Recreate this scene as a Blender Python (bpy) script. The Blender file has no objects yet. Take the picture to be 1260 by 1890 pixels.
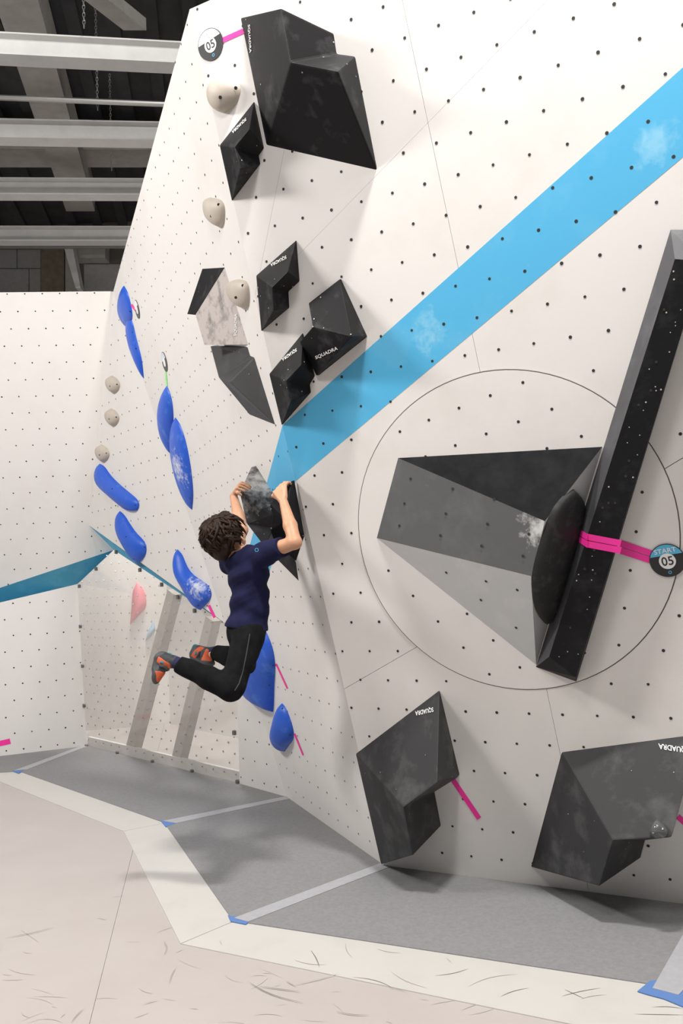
import bpy, bmesh, math, random
import numpy as np
from mathutils import Vector, Matrix
random.seed(7)
rng = np.random.default_rng(7)
SC = bpy.context.scene
COL = SC.collection

# ------------------------------------------------------------------ camera
F_PX, PITCH, ROLL, EYE = 1550.0, math.atan((1075 - 945) / 1550.0), -0.045, 1.6
_cp, _sp, _cr, _sr = math.cos(PITCH), math.sin(PITCH), math.cos(ROLL), math.sin(ROLL)
FWD = np.array([0, _cp, _sp]); _u0 = np.array([0, -_sp, _cp]); _r0 = np.array([1.0, 0, 0])
RIGHT = _cr * _r0 + _sr * _u0
UP = -_sr * _r0 + _cr * _u0
CAM = np.array([0, 0, EYE])
cd = bpy.data.cameras.new('camera'); cam = bpy.data.objects.new('camera', cd); COL.objects.link(cam)
cd.sensor_fit = 'VERTICAL'; cd.sensor_height = 36.0; cd.lens = F_PX / 1890 * 36.0; cd.clip_start = .05; cd.clip_end = 100
cam.matrix_world = Matrix(((RIGHT[0], UP[0], -FWD[0], CAM[0]), (RIGHT[1], UP[1], -FWD[1], CAM[1]),
                           (RIGHT[2], UP[2], -FWD[2], CAM[2]), (0, 0, 0, 1)))
SC.camera = cam
# ------------------------------------------------------------------ light
w = bpy.data.worlds.new('hall_ambient'); SC.world = w; w.use_nodes = True
w.node_tree.nodes['Background'].inputs[0].default_value = (1.0, .985, .97, 1)
w.node_tree.nodes['Background'].inputs[1].default_value = 0.24
def area(loc, target, sx, sy, power, col=(1, .97, .93)):
    l = bpy.data.lights.new('hall_lamp', 'AREA'); l.shape = 'RECTANGLE'; l.size = sx; l.size_y = sy; l.energy = power; l.color = col
    o = bpy.data.objects.new('hall_lamp', l); COL.objects.link(o); o.location = loc
    o.rotation_euler = (Vector(target) - Vector(loc)).to_track_quat('-Z', 'Y').to_euler()
area((0.5, 1.75, 7.1), (0.5, 3.6, 1.0), .6, .3, 385)
area((-1.4, -0.6, 6.4), (0, 4.2, 2.2), 1.8, .8, 120)
area((-5.4, 3.4, 5.9), (-0.2, 4.9, 1.8), 1.6, .8, 345)
area((2.4, 0.6, 6.4), (1.4, 4.0, 2.0), 1.8, .8, 70)
area((-1.7, 9.3, 6.0), (-1.7, 9.5, 0), 1.2, .8, 420)      # lamp over the space behind the far wall
SC.view_settings.view_transform = 'Standard'; SC.view_settings.look = 'None'
SC.view_settings.gamma = 1; SC.view_settings.use_curve_mapping = False
SC.view_settings.exposure = -0.07

# ------------------------------------------------------------------ pixel / plane helpers
def ray(x, y): return (x - 630) / F_PX * RIGHT - (y - 945) / F_PX * UP + FWD
def atz(p, z):
    r = ray(*p); return CAM + r * ((z - EYE) / r[2])
def atd(p, d):
    r = ray(*p); return CAM + r * (d / r[1])
class Pl:
    def __init__(s, o, n):
        s.o = np.array(o, float); n = np.array(n, float); s.n = n / np.linalg.norm(n)
        if s.n @ (CAM - s.o) < 0: s.n = -s.n
        h = np.cross([0, 0, 1], s.n)
        if np.linalg.norm(h) < 1e-6: h = np.array([1.0, 0, 0])
        s.h = h / np.linalg.norm(h)
        if s.h[0] < 0: s.h = -s.h
        v = np.cross(s.n, s.h); s.v = v if v[2] >= 0 else -v
    def hit(s, p, off=0.0):
        r = ray(*p); o = s.o + s.n * off
        return CAM + r * (((o - CAM) @ s.n) / (r @ s.n))
    def uv(s, P): d = np.asarray(P) - s.o; return np.array([d @ s.h, d @ s.v])
    def at(s, u, v, off=0.0): return s.o + s.h * u + s.v * v + s.n * off
def pl3(a, b, c): return Pl(a, np.cross(b - a, c - a))
def proj(P):
    v = np.asarray(P, float) - CAM; return 630 + F_PX * (v @ RIGHT) / (v @ FWD), 945 - F_PX * (v @ UP) / (v @ FWD)

# ------------------------------------------------------------------ object helpers
ROOT = {}
def tag(o, label=None, cat=None, group=None, kind=None):
    if label: o['label'] = label
    if cat: o['category'] = cat
    if group: o['group'] = group
    if kind: o['kind'] = kind
    return o
def thing(name, label, cat, loc, group=None):
    o = bpy.data.objects.new(name, None); COL.objects.link(o); o.location = Vector(loc); o.empty_display_size = .05
    ROOT[o.name] = np.array(loc, float)
    return tag(o, label, cat, group)
def obj(name, verts, faces, m, parent=None, smooth=False, label=None, kind=None, bevel=0):
    verts = np.asarray(verts, float)
    loc = ROOT.get(parent.name, np.zeros(3)) if parent else np.zeros(3)
    me = bpy.data.meshes.new(name); me.from_pydata((verts - loc).tolist(), [], [list(map(int, f)) for f in faces]); me.update()
    bm = bmesh.new(); bm.from_mesh(me)
    bmesh.ops.recalc_face_normals(bm, faces=bm.faces)
    if bevel:
        es = [e for e in bm.edges if len(e.link_faces) == 2 and e.calc_face_angle(0) > .15]
        bmesh.ops.bevel(bm, geom=es, offset=bevel, segments=2, affect='EDGES', profile=.6, clamp_overlap=True)
    bm.to_mesh(me); bm.free()
    if smooth: me.polygons.foreach_set('use_smooth', [True] * len(me.polygons))
    me.materials.append(m)
    o = bpy.data.objects.new(name, me); COL.objects.link(o)
    if parent: o.parent = parent; ROOT[o.name] = loc
    else: ROOT[o.name] = np.zeros(3)
    return tag(o, label, None, None, kind)
class MB:
    def __init__(s): s.v = []; s.f = []
    def add(s, vs, fs):
        b = len(s.v); s.v += [np.asarray(q, float) for q in vs]; s.f += [[i + b for i in f] for f in fs]; return s
    def prism(s, pts, d):                     # polygon extruded by vector d
        n = len(pts); pts = [np.asarray(q, float) for q in pts]
        return s.add(pts + [q + d for q in pts], [list(range(n)), list(range(2 * n - 1, n - 1, -1))] + [[i, (i + 1) % n, n + (i + 1) % n, n + i] for i in range(n)])
    def box(s, a, ex, ey, ez):                # corner + three edge vectors
        a, ex, ey, ez = map(np.asarray, (a, ex, ey, ez))
        return s.prism([a, a + ex, a + ex + ey, a + ey], ez)
    def tube(s, pts, rad, n=8):
        pts = [np.asarray(q, float) for q in pts]; rad = rad if hasattr(rad, '__len__') else [rad] * len(pts)
        b = len(s.v); ref = None
        for i, q in enumerate(pts):
            t = pts[min(i + 1, len(pts) - 1)] - pts[max(i - 1, 0)]; t = t / np.linalg.norm(t)
            if ref is None: ref = np.cross(t, [0.31, .2, .93])
            ref = ref - t * (ref @ t); ref /= np.linalg.norm(ref); bi = np.cross(t, ref)
            for k in range(n):
                a = 2 * math.pi * k / n; s.v.append(q + rad[i] * (math.cos(a) * ref + math.sin(a) * bi))
        for i in range(len(pts) - 1):
            for k in range(n): s.f.append([b + i * n + k, b + i * n + (k + 1) % n, b + (i + 1) * n + (k + 1) % n, b + (i + 1) * n + k])
        s.f.append([b + k for k in range(n)][::-1]); s.f.append([b + (len(pts) - 1) * n + k for k in range(n)])
        return s
    def build(s, name, m, parent=None, **k): return obj(name, s.v, s.f, m, parent, **k)

# ------------------------------------------------------------------ materials
def mat(name, col, rough=.6, col2=None, scale=6.0, lo=.45, hi=.75, detail=6, bump=0.0, bscale=60, spec=.5, metal=0, stretch=None, alpha=None, coat=0):
    m = bpy.data.materials.new(name); m.use_nodes = True; nt = m.node_tree; N = nt.nodes; L = nt.links
    b = N['Principled BSDF']; b.inputs['Roughness'].default_value = rough; b.inputs['Metallic'].default_value = metal
    b.inputs['Specular IOR Level'].default_value = spec; b.inputs['Coat Weight'].default_value = coat
    b.inputs['Base Color'].default_value = (*col, 1)
    tc = N.new('ShaderNodeTexCoord'); src = tc.outputs['Object']
    if stretch:
        mp = N.new('ShaderNodeMapping'); mp.inputs['Scale'].default_value = stretch; L.new(src, mp.inputs[0]); src2 = mp.outputs[0]
    else: src2 = src
    if col2:
        n = N.new('ShaderNodeTexNoise'); n.inputs['Scale'].default_value = scale; n.inputs['Detail'].default_value = detail; n.inputs['Roughness'].default_value = .62
        L.new(src2, n.inputs['Vector'])
        r = N.new('ShaderNodeValToRGB'); r.color_ramp.elements[0].position = lo; r.color_ramp.elements[1].position = hi
        r.color_ramp.elements[0].color = (*col, 1); r.color_ramp.elements[1].color = (*col2, 1)
        L.new(n.outputs['Fac'], r.inputs[0]); L.new(r.outputs[0], b.inputs['Base Color'])
    if bump:
        n2 = N.new('ShaderNodeTexNoise'); n2.inputs['Scale'].default_value = bscale; n2.inputs['Detail'].default_value = 3; L.new(src, n2.inputs['Vector'])
        bp = N.new('ShaderNodeBump'); bp.inputs['Strength'].default_value = bump; bp.inputs['Distance'].default_value = .004
        L.new(n2.outputs['Fac'], bp.inputs['Height']); L.new(bp.outputs[0], b.inputs['Normal'])
    return m
M = {}
M['wall'] = mat('wall_paint', (.78, .755, .73), .55, (.70, .67, .64), 2.2, .5, .85, bump=.05, bscale=90)
M['wall2'] = mat('wall_paint_side', (.78, .755, .73), .55, (.72, .69, .66), 1.6, .5, .85, bump=.05, bscale=90)
M['edge'] = mat('ply_edge', (.10, .09, .08), .8)
M['stripe'] = mat('blue_paint', (.085, .455, .76), .5, (.16, .52, .79), 3.0, .52, .85, bump=.05, bscale=90)
M['stripe_shaded'] = mat('shaded_blue_paint', (.05, .27, .42), .5, (.09, .33, .47), 5, .5, .8)  # stripe blue darkened: shade of the downward-facing undersides put into the colour
M['hole'] = mat('bolt_hole_shadow', (.02, .02, .02), .6)
M['black'] = mat('black_volume', (.007, .007, .008), .55, (.085, .085, .09), 7, .54, .92, bump=.15, bscale=220, spec=.2)
M['black_clean'] = mat('black_grit', (.009, .009, .0105), .55, (.03, .03, .033), 9, .5, .85, bump=.2, bscale=260, spec=.15)
M['black_chalk'] = mat('chalked_black_volume', (.032, .032, .034), .6, (.115, .115, .117), 6, .5, .9, bump=.15, bscale=220, spec=.3)
M['worn'] = mat('chalk_worn_volume', (.52, .47, .45), .7, (.17, .155, .15), 14, .5, .72, bump=.1)
M['grey_dark'] = mat('dark_grey_paint', (.05, .051, .053), .55, (.085, .085, .09), 5, .5, .85, bump=.1, bscale=200, spec=.3)
M['grey_light'] = mat('light_grey_paint', (.52, .525, .53), .5, (.60, .60, .60), 6, .5, .8, bump=.1, bscale=200)
M['bean'] = mat('bean_black', (.025, .025, .026), .6, (.06, .06, .06), 18, .5, .8, bump=.15, bscale=220, spec=.2)
M['black_matte'] = mat('matte_black_paint', (.011, .011, .012), .8, (.022, .022, .023), 8, .4, .8, spec=.06)
M['grey_mid'] = mat('mid_grey_paint', (.105, .107, .11), .55, (.15, .15, .155), 5, .5, .85, bump=.1, bscale=200, spec=.3)
M['grey_bar'] = mat('bar_side_grey', (.06, .06, .066), .5, (.11, .11, .12), 6, .5, .85, spec=.3)
M['blue_hold'] = mat('blue_hold', (.015, .105, .62), .45, (.10, .27, .75), 9, .55, .85, bump=.12, bscale=240)
M['blue_hold_chalk'] = mat('blue_hold_chalky', (.015, .105, .62), .5, (.55, .62, .80), 12, .5, .74, bump=.12, bscale=240)
M['beige'] = mat('beige_hold', (.50, .44, .375), .6, (.56, .50, .44), 8, .4, .8, bump=.15, bscale=200)
M['pink'] = mat('pink_tape', (.95, .03, .36), .5)
M['green'] = mat('green_tape', (.30, .85, .25), .5)
M['white'] = mat('white_print', (.85, .85, .85), .5)
M['ink'] = mat('black_print', (.015, .015, .018), .4)
M['sky_print'] = mat('light_blue_print', (.10, .48, .75), .5)
M['pale_print'] = mat('pale_blue_print', (.62, .68, .78), .5)
M['mat'] = mat('beige_vinyl', (.455, .412, .393), .55, (.495, .452, .432), 1.7, .35, .75, bump=.12, bscale=9)
M['band'] = mat('white_vinyl', (.56, .545, .515), .5, (.51, .495, .47), 4, .5, .85, bump=.05, bscale=14)
M['carpet'] = mat('grey_felt', (.235, .235, .24), .95, (.28, .28, .285), 60, .35, .75, bump=.5, bscale=420, spec=.1)
M['strap'] = mat('grey_strap', (.36, .36, .385), .85, (.40, .40, .42), 30, .4, .7)
M['velcro'] = mat('blue_felt', (.10, .20, .46), .9)
M['scuff'] = mat('rubber_scuff', (.16, .145, .135), .7)
M['scuff2'] = mat('faint_rubber_scuff', (.40, .355, .33), .7)
M['steel'] = mat('painted_steel', (.62, .62, .61), .5, (.54, .54, .53), 5, .4, .8)
M['bolt'] = mat('zinc_bolt', (.45, .45, .44), .35, metal=.8)
M['bracket'] = mat('grey_bracket', (.16, .155, .15), .5, metal=.3)
M['roof'] = mat('dark_roof_deck', (.03, .03, .033), .7, (.05, .05, .053), 4, .4, .8)
M['concrete'] = mat('pale_concrete', (.36, .345, .32), .9, (.28, .27, .25), 7, .4, .8, bump=.2)
M['block'] = mat('grey_block', (.27, .265, .26), .9, (.22, .215, .21), 12, .4, .8, bump=.2)
M['brown'] = mat('stained_concrete', (.17, .14, .10), .9, (.11, .09, .065), 9, .4, .8)
M['stud'] = mat('raw_timber', (.50, .45, .40), .8, (.42, .38, .34), 20, .4, .7, stretch=(6, 6, 1))
M['skin'] = mat('skin', (.56, .285, .165), .5, (.60, .32, .195), 25, .35, .7)
M['hair'] = mat('dark_brown_hair', (.020, .010, .006), .55, (.045, .024, .013), 25, .45, .75, spec=.2)
M['navy'] = mat('navy_cotton', (.011, .012, .043), .9, (.015, .016, .056), 14, .4, .7, bump=.3, bscale=300, spec=.15)
M['trouser'] = mat('black_jersey', (.008, .008, .009), .95, (.013, .013, .014), 20, .4, .7, bump=.3, bscale=300, spec=.1)
M['seam'] = mat('trouser_piping', (.03, .03, .03), .7)
M['orange'] = mat('orange_suede', (.66, .11, .035), .7, (.5, .09, .04), 30, .4, .7)
M['shoe_dark'] = mat('shoe_upper', (.03, .032, .036), .75, (.07, .08, .09), 30, .45, .7)
M['rubber'] = mat('shoe_rubber', (.045, .045, .048), .6, (.08, .08, .085), 20, .4, .7)
M['teal'] = mat('teal_webbing', (.05, .22, .27), .7)
M['sock'] = mat('navy_sock', (.02, .02, .07), .95)
M['pink_hold'] = mat('pink_hold', (.80, .22, .26), .6)
M['yellow_hold'] = mat('yellow_hold', (.80, .66, .14), .6)
M['pale_blue_hold'] = mat('pale_blue_hold', (.35, .50, .66), .6)
M['lump'] = mat('smoky_plastic', (.10, .10, .105), .15, coat=.6)
def chalked(m, centre, radius, col, scale=22, lo=.45, hi=.6):
    """chalk rubbed onto one spot of a hold"""
    m = m.copy(); nt = m.node_tree; N = nt.nodes; L = nt.links; b = N['Principled BSDF']; tc = N.new('ShaderNodeTexCoord')
    old = b.inputs['Base Color'].links[0].from_socket
    d = N.new('ShaderNodeVectorMath'); d.operation = 'DISTANCE'; d.inputs[1].default_value = tuple(centre); L.new(tc.outputs['Object'], d.inputs[0])
    r1 = N.new('ShaderNodeMapRange'); r1.inputs[1].default_value = 0; r1.inputs[2].default_value = radius; r1.inputs[3].default_value = .22; r1.inputs[4].default_value = -.25; L.new(d.outputs['Value'], r1.inputs[0])
    n = N.new('ShaderNodeTexNoise'); n.inputs['Scale'].default_value = scale; n.inputs['Detail'].default_value = 7; n.inputs['Roughness'].default_value = .65; L.new(tc.outputs['Object'], n.inputs['Vector'])
    a = N.new('ShaderNodeMath'); L.new(n.outputs['Fac'], a.inputs[0]); L.new(r1.outputs[0], a.inputs[1])
    r2 = N.new('ShaderNodeMapRange'); r2.inputs[1].default_value = lo; r2.inputs[2].default_value = hi + .12; L.new(a.outputs[0], r2.inputs[0])
    mx = N.new('ShaderNodeMixRGB'); mx.inputs[2].default_value = (*col, 1); L.new(r2.outputs[0], mx.inputs[0]); L.new(old, mx.inputs[1]); L.new(mx.outputs[0], b.inputs['Base Color']); return m
def poly_mat():
    m = bpy.data.materials.new('clear_polycarbonate'); m.use_nodes = True; nt = m.node_tree; N = nt.nodes; L = nt.links
    N.remove(N['Principled BSDF']); out = N['Material Output']
    tr = N.new('ShaderNodeBsdfTransparent'); tr.inputs[0].default_value = (.93, .93, .925, 1)
    df = N.new('ShaderNodeBsdfDiffuse'); df.inputs[0].default_value = (.78, .76, .74, 1)
    gl = N.new('ShaderNodeBsdfGlossy'); gl.inputs['Roughness'].default_value = .08; gl.inputs[0].default_value = (1, 1, 1, 1)
    tc = N.new('ShaderNodeTexCoord'); no = N.new('ShaderNodeTexNoise'); no.inputs['Scale'].default_value = 2; no.inputs['Detail'].default_value = 3
    mr = N.new('ShaderNodeMapRange'); mr.inputs[1].default_value = .3; mr.inputs[2].default_value = .8; mr.inputs[3].default_value = .12; mr.inputs[4].default_value = .20
    L.new(tc.outputs['Object'], no.inputs['Vector']); L.new(no.outputs['Fac'], mr.inputs[0])
    m1 = N.new('ShaderNodeMixShader'); L.new(mr.outputs[0], m1.inputs[0]); L.new(tr.outputs[0], m1.inputs[1]); L.new(df.outputs[0], m1.inputs[2])
    m2 = N.new('ShaderNodeMixShader'); m2.inputs[0].default_value = .06; L.new(m1.outputs[0], m2.inputs[1]); L.new(gl.outputs[0], m2.inputs[2])
    L.new(m2.outputs[0], out.inputs[0]); return m
M['poly'] = poly_mat()

# ------------------------------------------------------------------ the climbing wall: planes
ZT = 4.55
P1, P2, P3 = atz((530, 1473), 0), atz((710, 1600), 0), atz((1260, 1671), 0)
T0, TG = atz((160, 1378), 0), atz((442, 1448), 0)
K = atz((350, 17), ZT)
A = pl3(P1, P2, K); R = pl3(P2, P3, K)
def yawtilt(px, d, yaw, tilt): return Pl(atd(px, d), (-math.sin(yaw) * math.cos(tilt), -math.cos(yaw) * math.cos(tilt), -math.sin(tilt)))
FW = yawtilt((90, 757), 8.318, -.0931, .360)
GP = pl3(atz((0, 1397), 0), T0, np.array(T0) + [0.0, 0.03, 1.0])
Q1 = FW.hit((165, 970)); Q2 = A.hit((415, 1150)); FQ = FW.hit((204, 538)); AQ = A.hit((209, 538))
B = pl3(Q1, AQ, Q2)
GC = GP.hit((143, 1078))
T = pl3(T0, TG, GC)
TQ = T.hit((210, 1015)); TW = T.hit((434, 1163)); AW = A.hit((434, 1163)); TQ2 = T.hit((415, 1150))
U = lambda a: a / np.linalg.norm(a)
rdir = U(P3 - P2)
# right wall polygon (in plane coords), goes on outside the frame
PR = P2 + rdir * 4.2
Rtop = lambda P: R.at(R.uv(P)[0], R.uv(K)[1])
R_poly = [P2, PR, Rtop(PR), K]

def clip(poly, o, d, side):                  # 2D half-plane clip; keeps side*(cross)>=0
    out = []; n = len(poly)
    f = lambda p: side * (d[0] * (p[1] - o[1]) - d[1] * (p[0] - o[0]))
    for i in range(n):
        a, b = poly[i], poly[(i + 1) % n]; fa, fb = f(a), f(b)
        if fa >= 0: out.append(a)
        if (fa >= 0) != (fb >= 0): t = fa / (fa - fb); out.append(a + t * (b - a))
    return out
def split(polys, pl, pxa, pxb, gap):
    a, b = pl.uv(pl.hit(pxa)), pl.uv(pl.hit(pxb)); d = U(b - a); nrm = np.array([-d[1], d[0]]); out = []
    for p in polys:
        for sd in (1, -1):
            q = clip(p, a + nrm * sd * gap / 2, d, sd)
            if len(q) >= 3: out.append(q)
    return out
def slab(name, pts, pl_n, th, m, parent=None, **k): return MB().prism(pts, -pl_n * th).build(name, m, parent, **k)

WALLS = {}
def wall(name, polys3, pl, m, th=.018):
    """backing board set back by the panel thickness, panels as its pieces"""
    if len(polys3) == 1:
        o = slab(name, polys3[0], pl.n, .05, m)
    WALLS[name] = o; return tag(o, kind='structure')
# right wall: backing + panels
bk = slab('wall_right', [p - R.n * .0175 for p in R_poly], R.n, .04, M['edge'], kind='structure')
p2 = [R.uv(p) for p in R_poly]
full = split([p2], R, (742, 0), (1033, 1390), .0018)
uc = lambda q: np.mean(q, 0)[0]
full.sort(key=uc); Lp, Rp = [full[0]], [full[1]]
Lp = split(Lp, R, (1011, 0), (552, 469), .001); Lp.sort(key=lambda q: -np.mean(q, 0)[1])
Lu = split([Lp[0]], R, (524, 279), (481, 494), .001); Ll = split([Lp[1]], R, (655, 1260), (750, 1205), .002)
Rp = split(Rp, R, (1011, 0), (552, 469), .001); Rp.sort(key=lambda q: -np.mean(q, 0)[1])
Rl = split([Rp[1]], R, (1185, 890), (1260, 845), .003)
for q in Lu + Ll + [Rp[0]] + Rl:
    slab('panel', [R.at(*p) for p in q], R.n, .017, M['wall'], bk)
# painted stripe on right and middle wall
BL = A.hit((436, 1095))
sl_hi = [(1330, 61), (520, 785)]; 
wr = bk
MB().prism([R.hit(p, .0008) for p in ((1420, -19), (521, 785), (545, 888), (1420, 156))], -R.n * .0006).build('painted_stripe', chalked(chalked(M['stripe'], R.hit((790, 615)), .17, (.26, .60, .82), 14), R.hit((1205, 260)), .18, (.24, .58, .82), 12), wr, label='light blue stripe painted across the white wall')
# middle wall
wm = slab('wall_middle', [P1, P2, K, AQ, Q2, AW], A.n, .05, M['wall2'], kind='structure')
MB().prism([A.hit(p, .0008) for p in ((521, 785), (545, 888), (470, 1150), (424, 1142))], -A.n * .0006).build('painted_stripe', M['stripe'], wm, label='light blue stripe running down to the lower edge')
# far overhanging wall
FL = FW.at(FW.uv(FQ)[0] - 6.0, FW.uv(FQ)[1] + .02)
fb0 = FW.hit((0, 1085)); fb1 = FW.hit((210, 1015)); fdir = U(fb0 - fb1)
FBL = fb1 + fdir * 6.0
wf = slab('wall_far', [FL, FQ, Q1, fb1, FBL], FW.n, .05, M['wall2'], kind='structure')
# facet between far and middle wall
wc = MB().prism([Q1, AQ, Q2], -B.n * .03).add([Q1, FQ, AQ], [[0, 1, 2]]).build('wall_corner', M['wall2'], kind='structure')
# lower far wall, blue underside, edge under the corner facet
gdir = U(atz((0, 1397), 0) - T0); GB = T0 + gdir * 6.0
gup = GC - T0
ub = GP.hit((0, 1112)); ud = U(ub - GC)
wg = slab('wall_left', [T0, GC, GC + ud * 6, GB], GP.n, .05, M['wall2'], kind='structure')
und = MB().add([fb1, FBL, GC + ud * 6, GC], [[0, 1, 2, 3]]).add([fb1, TQ, GC], [[0, 1, 2]]).build('trim_1', M['stripe_shaded'], kind='structure')
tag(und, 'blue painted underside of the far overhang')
MB().add([Q1, Q2, TQ2, TQ, fb1], [[0, 1, 2, 3, 4]]).build('trim_2', M['stripe_shaded'], kind='structure')
# small facet right of the clear panel
Dp = pl3(TG, P1, AW)
MB().add([TG, P1, AW, TW], [[0, 1, 2, 3]]).build('wall_lower', M['wall2'], kind='structure')

# ------------------------------------------------------------------ bolt holes (too small and many to pick apart)
def inside(poly, p):
    c = False; n = len(poly)
    for i in range(n):
        a, b = poly[i], poly[(i + 1) % n]
        if (a[1] > p[1]) != (b[1] > p[1]) and p[0] < (b[0] - a[0]) * (p[1] - a[1]) / (b[1] - a[1]) + a[0]: c = not c
    return c
def holes(pl, poly3, seed_px, su, sv, rad, parent, skip=None, lean=0.0, rot=0.0, margin=.02, name='bolt_holes'):
    poly = [pl.uv(p) for p in poly3]; o = pl.uv(pl.hit(seed_px)); mb = MB()
    cr, sr = math.cos(rot), math.sin(rot)
    for j in range(-60, 61):
        for i in range(-60, 61):
            u = (i + .5 * (j % 2)) * su + lean * j * sv; v = j * sv
            p = o + np.array([cr * u - sr * v, sr * u + cr * v])
            if not inside(poly, p): continue
            P = pl.at(*p); x, y = proj(P)
            if not (-150 < x < 1450 and -150 < y < 2000): continue
            if skip and skip(p): continue
            r = rad * random.uniform(.9, 1.1)
            mb.add([pl.at(p[0] + r * math.cos(k * math.pi / 4), p[1] + r * math.sin(k * math.pi / 4), .0014) for k in range(8)], [list(range(8))])
    return mb.build(name, M['hole'], parent, kind='stuff', label='grid of small dark bolt holes')
CC = R.uv((R.hit((654, 965)) + R.hit((1236, 1000)) + R.hit((930, 688)) + R.hit((960, 1276))) / 4); CR = .782
incirc = lambda p: (p[0] - CC[0]) ** 2 + (p[1] - CC[1]) ** 2 < (CR + .02) ** 2
holes(R, R_poly, (976, 1317), .165, .162, .0074, wr, incirc, lean=.0)
holes(A, [P1, P2, K, AQ, Q2, AW], (568, 1243), .165, .162, .0062, wm)
holes(FW, [FL, FQ, Q1, fb1, FBL], (72, 638), .165, .165, .0072, wf)
holes(B, [Q1, AQ, Q2], (311, 982), .165, .165, .0072, wc)
holes(GP, [T0, GC, GC + ud * 6, GB], (57, 1230), .165, .165, .0078, wg)
holes(Dp, [TG, P1, AW, TW], (470, 1405), .165, .165, .0072, bpy.data.objects['wall_lower'])
# round turning panel set into the right wall
circ = lambda r, off, n=96: [R.at(CC[0] + r * math.cos(2 * math.pi * k / n), CC[1] + r * math.sin(2 * math.pi * k / n), off) for k in range(n)]
n = 96
rp = obj('round_panel', circ(CR - .0015, .005) + circ(CR - .0015, -.012), [list(range(n)), list(range(2 * n - 1, n - 1, -1))] + [[i, (i + 1) % n, n + (i + 1) % n, n + i] for i in range(n)], M['wall'], wr, label='large round panel cut into the wall')
obj('round_gap', circ(CR + .0036, .0012) + circ(CR - .003, .0012), [[i, (i + 1) % n, n + (i + 1) % n, n + i] for i in range(n)], M['edge'], rp)
def holes_circ():
    o = CC; mb = MB(); rot = math.radians(13)
    for j in range(-6, 7):
        for i in range(-6, 7):
            u = (i + .5 * (j % 2)) * .165; v = j * .162
            p = CC + np.array([math.cos(rot) * u - math.sin(rot) * v, math.sin(rot) * u + math.cos(rot) * v])
            if (p[0] - CC[0]) ** 2 + (p[1] - CC[1]) ** 2 > (CR - .05) ** 2: continue
            mb.add([R.at(p[0] + .0074 * math.cos(k * math.pi / 4), p[1] + .0074 * math.sin(k * math.pi / 4), .006) for k in range(8)], [list(range(8))])
    mb.build('bolt_holes', M['hole'], rp, kind='stuff')
holes_circ()

# ------------------------------------------------------------------ floor: mats
zf = lambda p, z=0.0: atz(p, z)
E0, E1, E2, E3 = (36, 1425), (303, 1520), (430, 1702), (1190, 1818)
fl = MB().prism([np.array(q, float) for q in ((-9, -3, -.012), (6, -3, -.012), (6, 16, -.012), (-9, 16, -.012))], np.array([0, 0, -.3])).build('floor', M['scuff2'], kind='structure')
def mat_piece(name, pts, z, th, m, parent=fl, **k): return MB().prism([np.array([q[0], q[1], z]) for q in pts], np.array([0, 0, -th])).build(name, m, parent, **k)
FP = Pl((0, 0, 0), (0, 0, 1)); FP.h = np.array([1.0, 0, 0]); FP.v = np.array([0, 1.0, 0])
base = [np.array(q, float) for q in ((-9, -3), (6, -3), (6, 16), (-9, 16))]
pcs = split([base], FP, (245, 1570), (165, 1890), .0018)
for q in pcs: mat_piece('crash_mat', q, 0, .011, M['mat'], label='beige vinyl crash mat')
e0, e1, e2, e3 = [zf(p) for p in (E0, E1, E2, E3)]
i0, i1, i2 = zf((36, 1458)), zf((228, 1535)), zf((333, 1743)); i3 = zf((1006, 1882))
xl = zf((0, 1427)); xli = zf((0, 1443))
farl = e0 + U(xl - e0) * 5; farli = i0 + U(xli - i0) * 5
farr = e2 + U(e3 - e2) * 4.5; farri = i2 + U(i3 - i2) * 4.6
mat_piece('mat_border', [i1 + (e1 - i1) * 0, e1, e0, i0], .004, .004, M['band'])
mat_piece('mat_border', [i1 + U(i2 - i1) * .004, e1 + U(e2 - e1) * .004, e2, i2], .004, .004, M['band'])
mat_piece('mat_border', [i2 + U(i3 - i2) * .005, e2 + U(e3 - e2) * .005, farr, farri], .004, .004, M['band'])
mat_piece('mat_border', [i0, e0, farl, farli], .0038, .004, M['band'])
def carpet(pts): mat_piece('carpet_strip', pts, .008, .008, M['carpet'], label='grey felt strip along the wall foot')
carpet([e0, T0, GB, farl]); carpet([e0, e1, P1, TG, T0]); carpet([e1, e2, P2, P1]); carpet([e2, farr, PR, P2])
def strap(pts, z=.0105): mat_piece('strap', [zf(p) for p in pts], z, .003, M['strap'], label='pale grey strap covering a felt joint')
C3 = lambda L: [(x / 1.969, 1340 + y / 1.969) for x, y in L]
C4 = lambda L: [(620 + x / 1.969, 1440 + y / 1.969) for x, y in L]
strap([(154, 1377), (161, 1379), (50, 1422), (26, 1424)])
strap(C3([(1035, 261), (1053, 269), (640, 358), (592, 350)]))
strap([(703, 1596), (722, 1602), (458, 1705), (432, 1698)])
strap(C4([(1300, 500), (1330, 700), (1245, 790), (1150, 765)]))
def vel(pts): mat_piece('hook_patch', [zf(p) for p in pts], .0088, .003, M['velcro'], label='blue felt patch under a strap end')
vel(C3([(42, 166), (96, 158), (68, 176)])); vel(C3([(583, 347), (648, 355), (602, 371)]))
vel(C3([(828, 694), (912, 710), (893, 727), (838, 716)])); vel(C4([(1095, 775), (1140, 738), (1265, 720), (1300, 800), (1262, 832), (1190, 802), (1130, 786)]))
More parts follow.
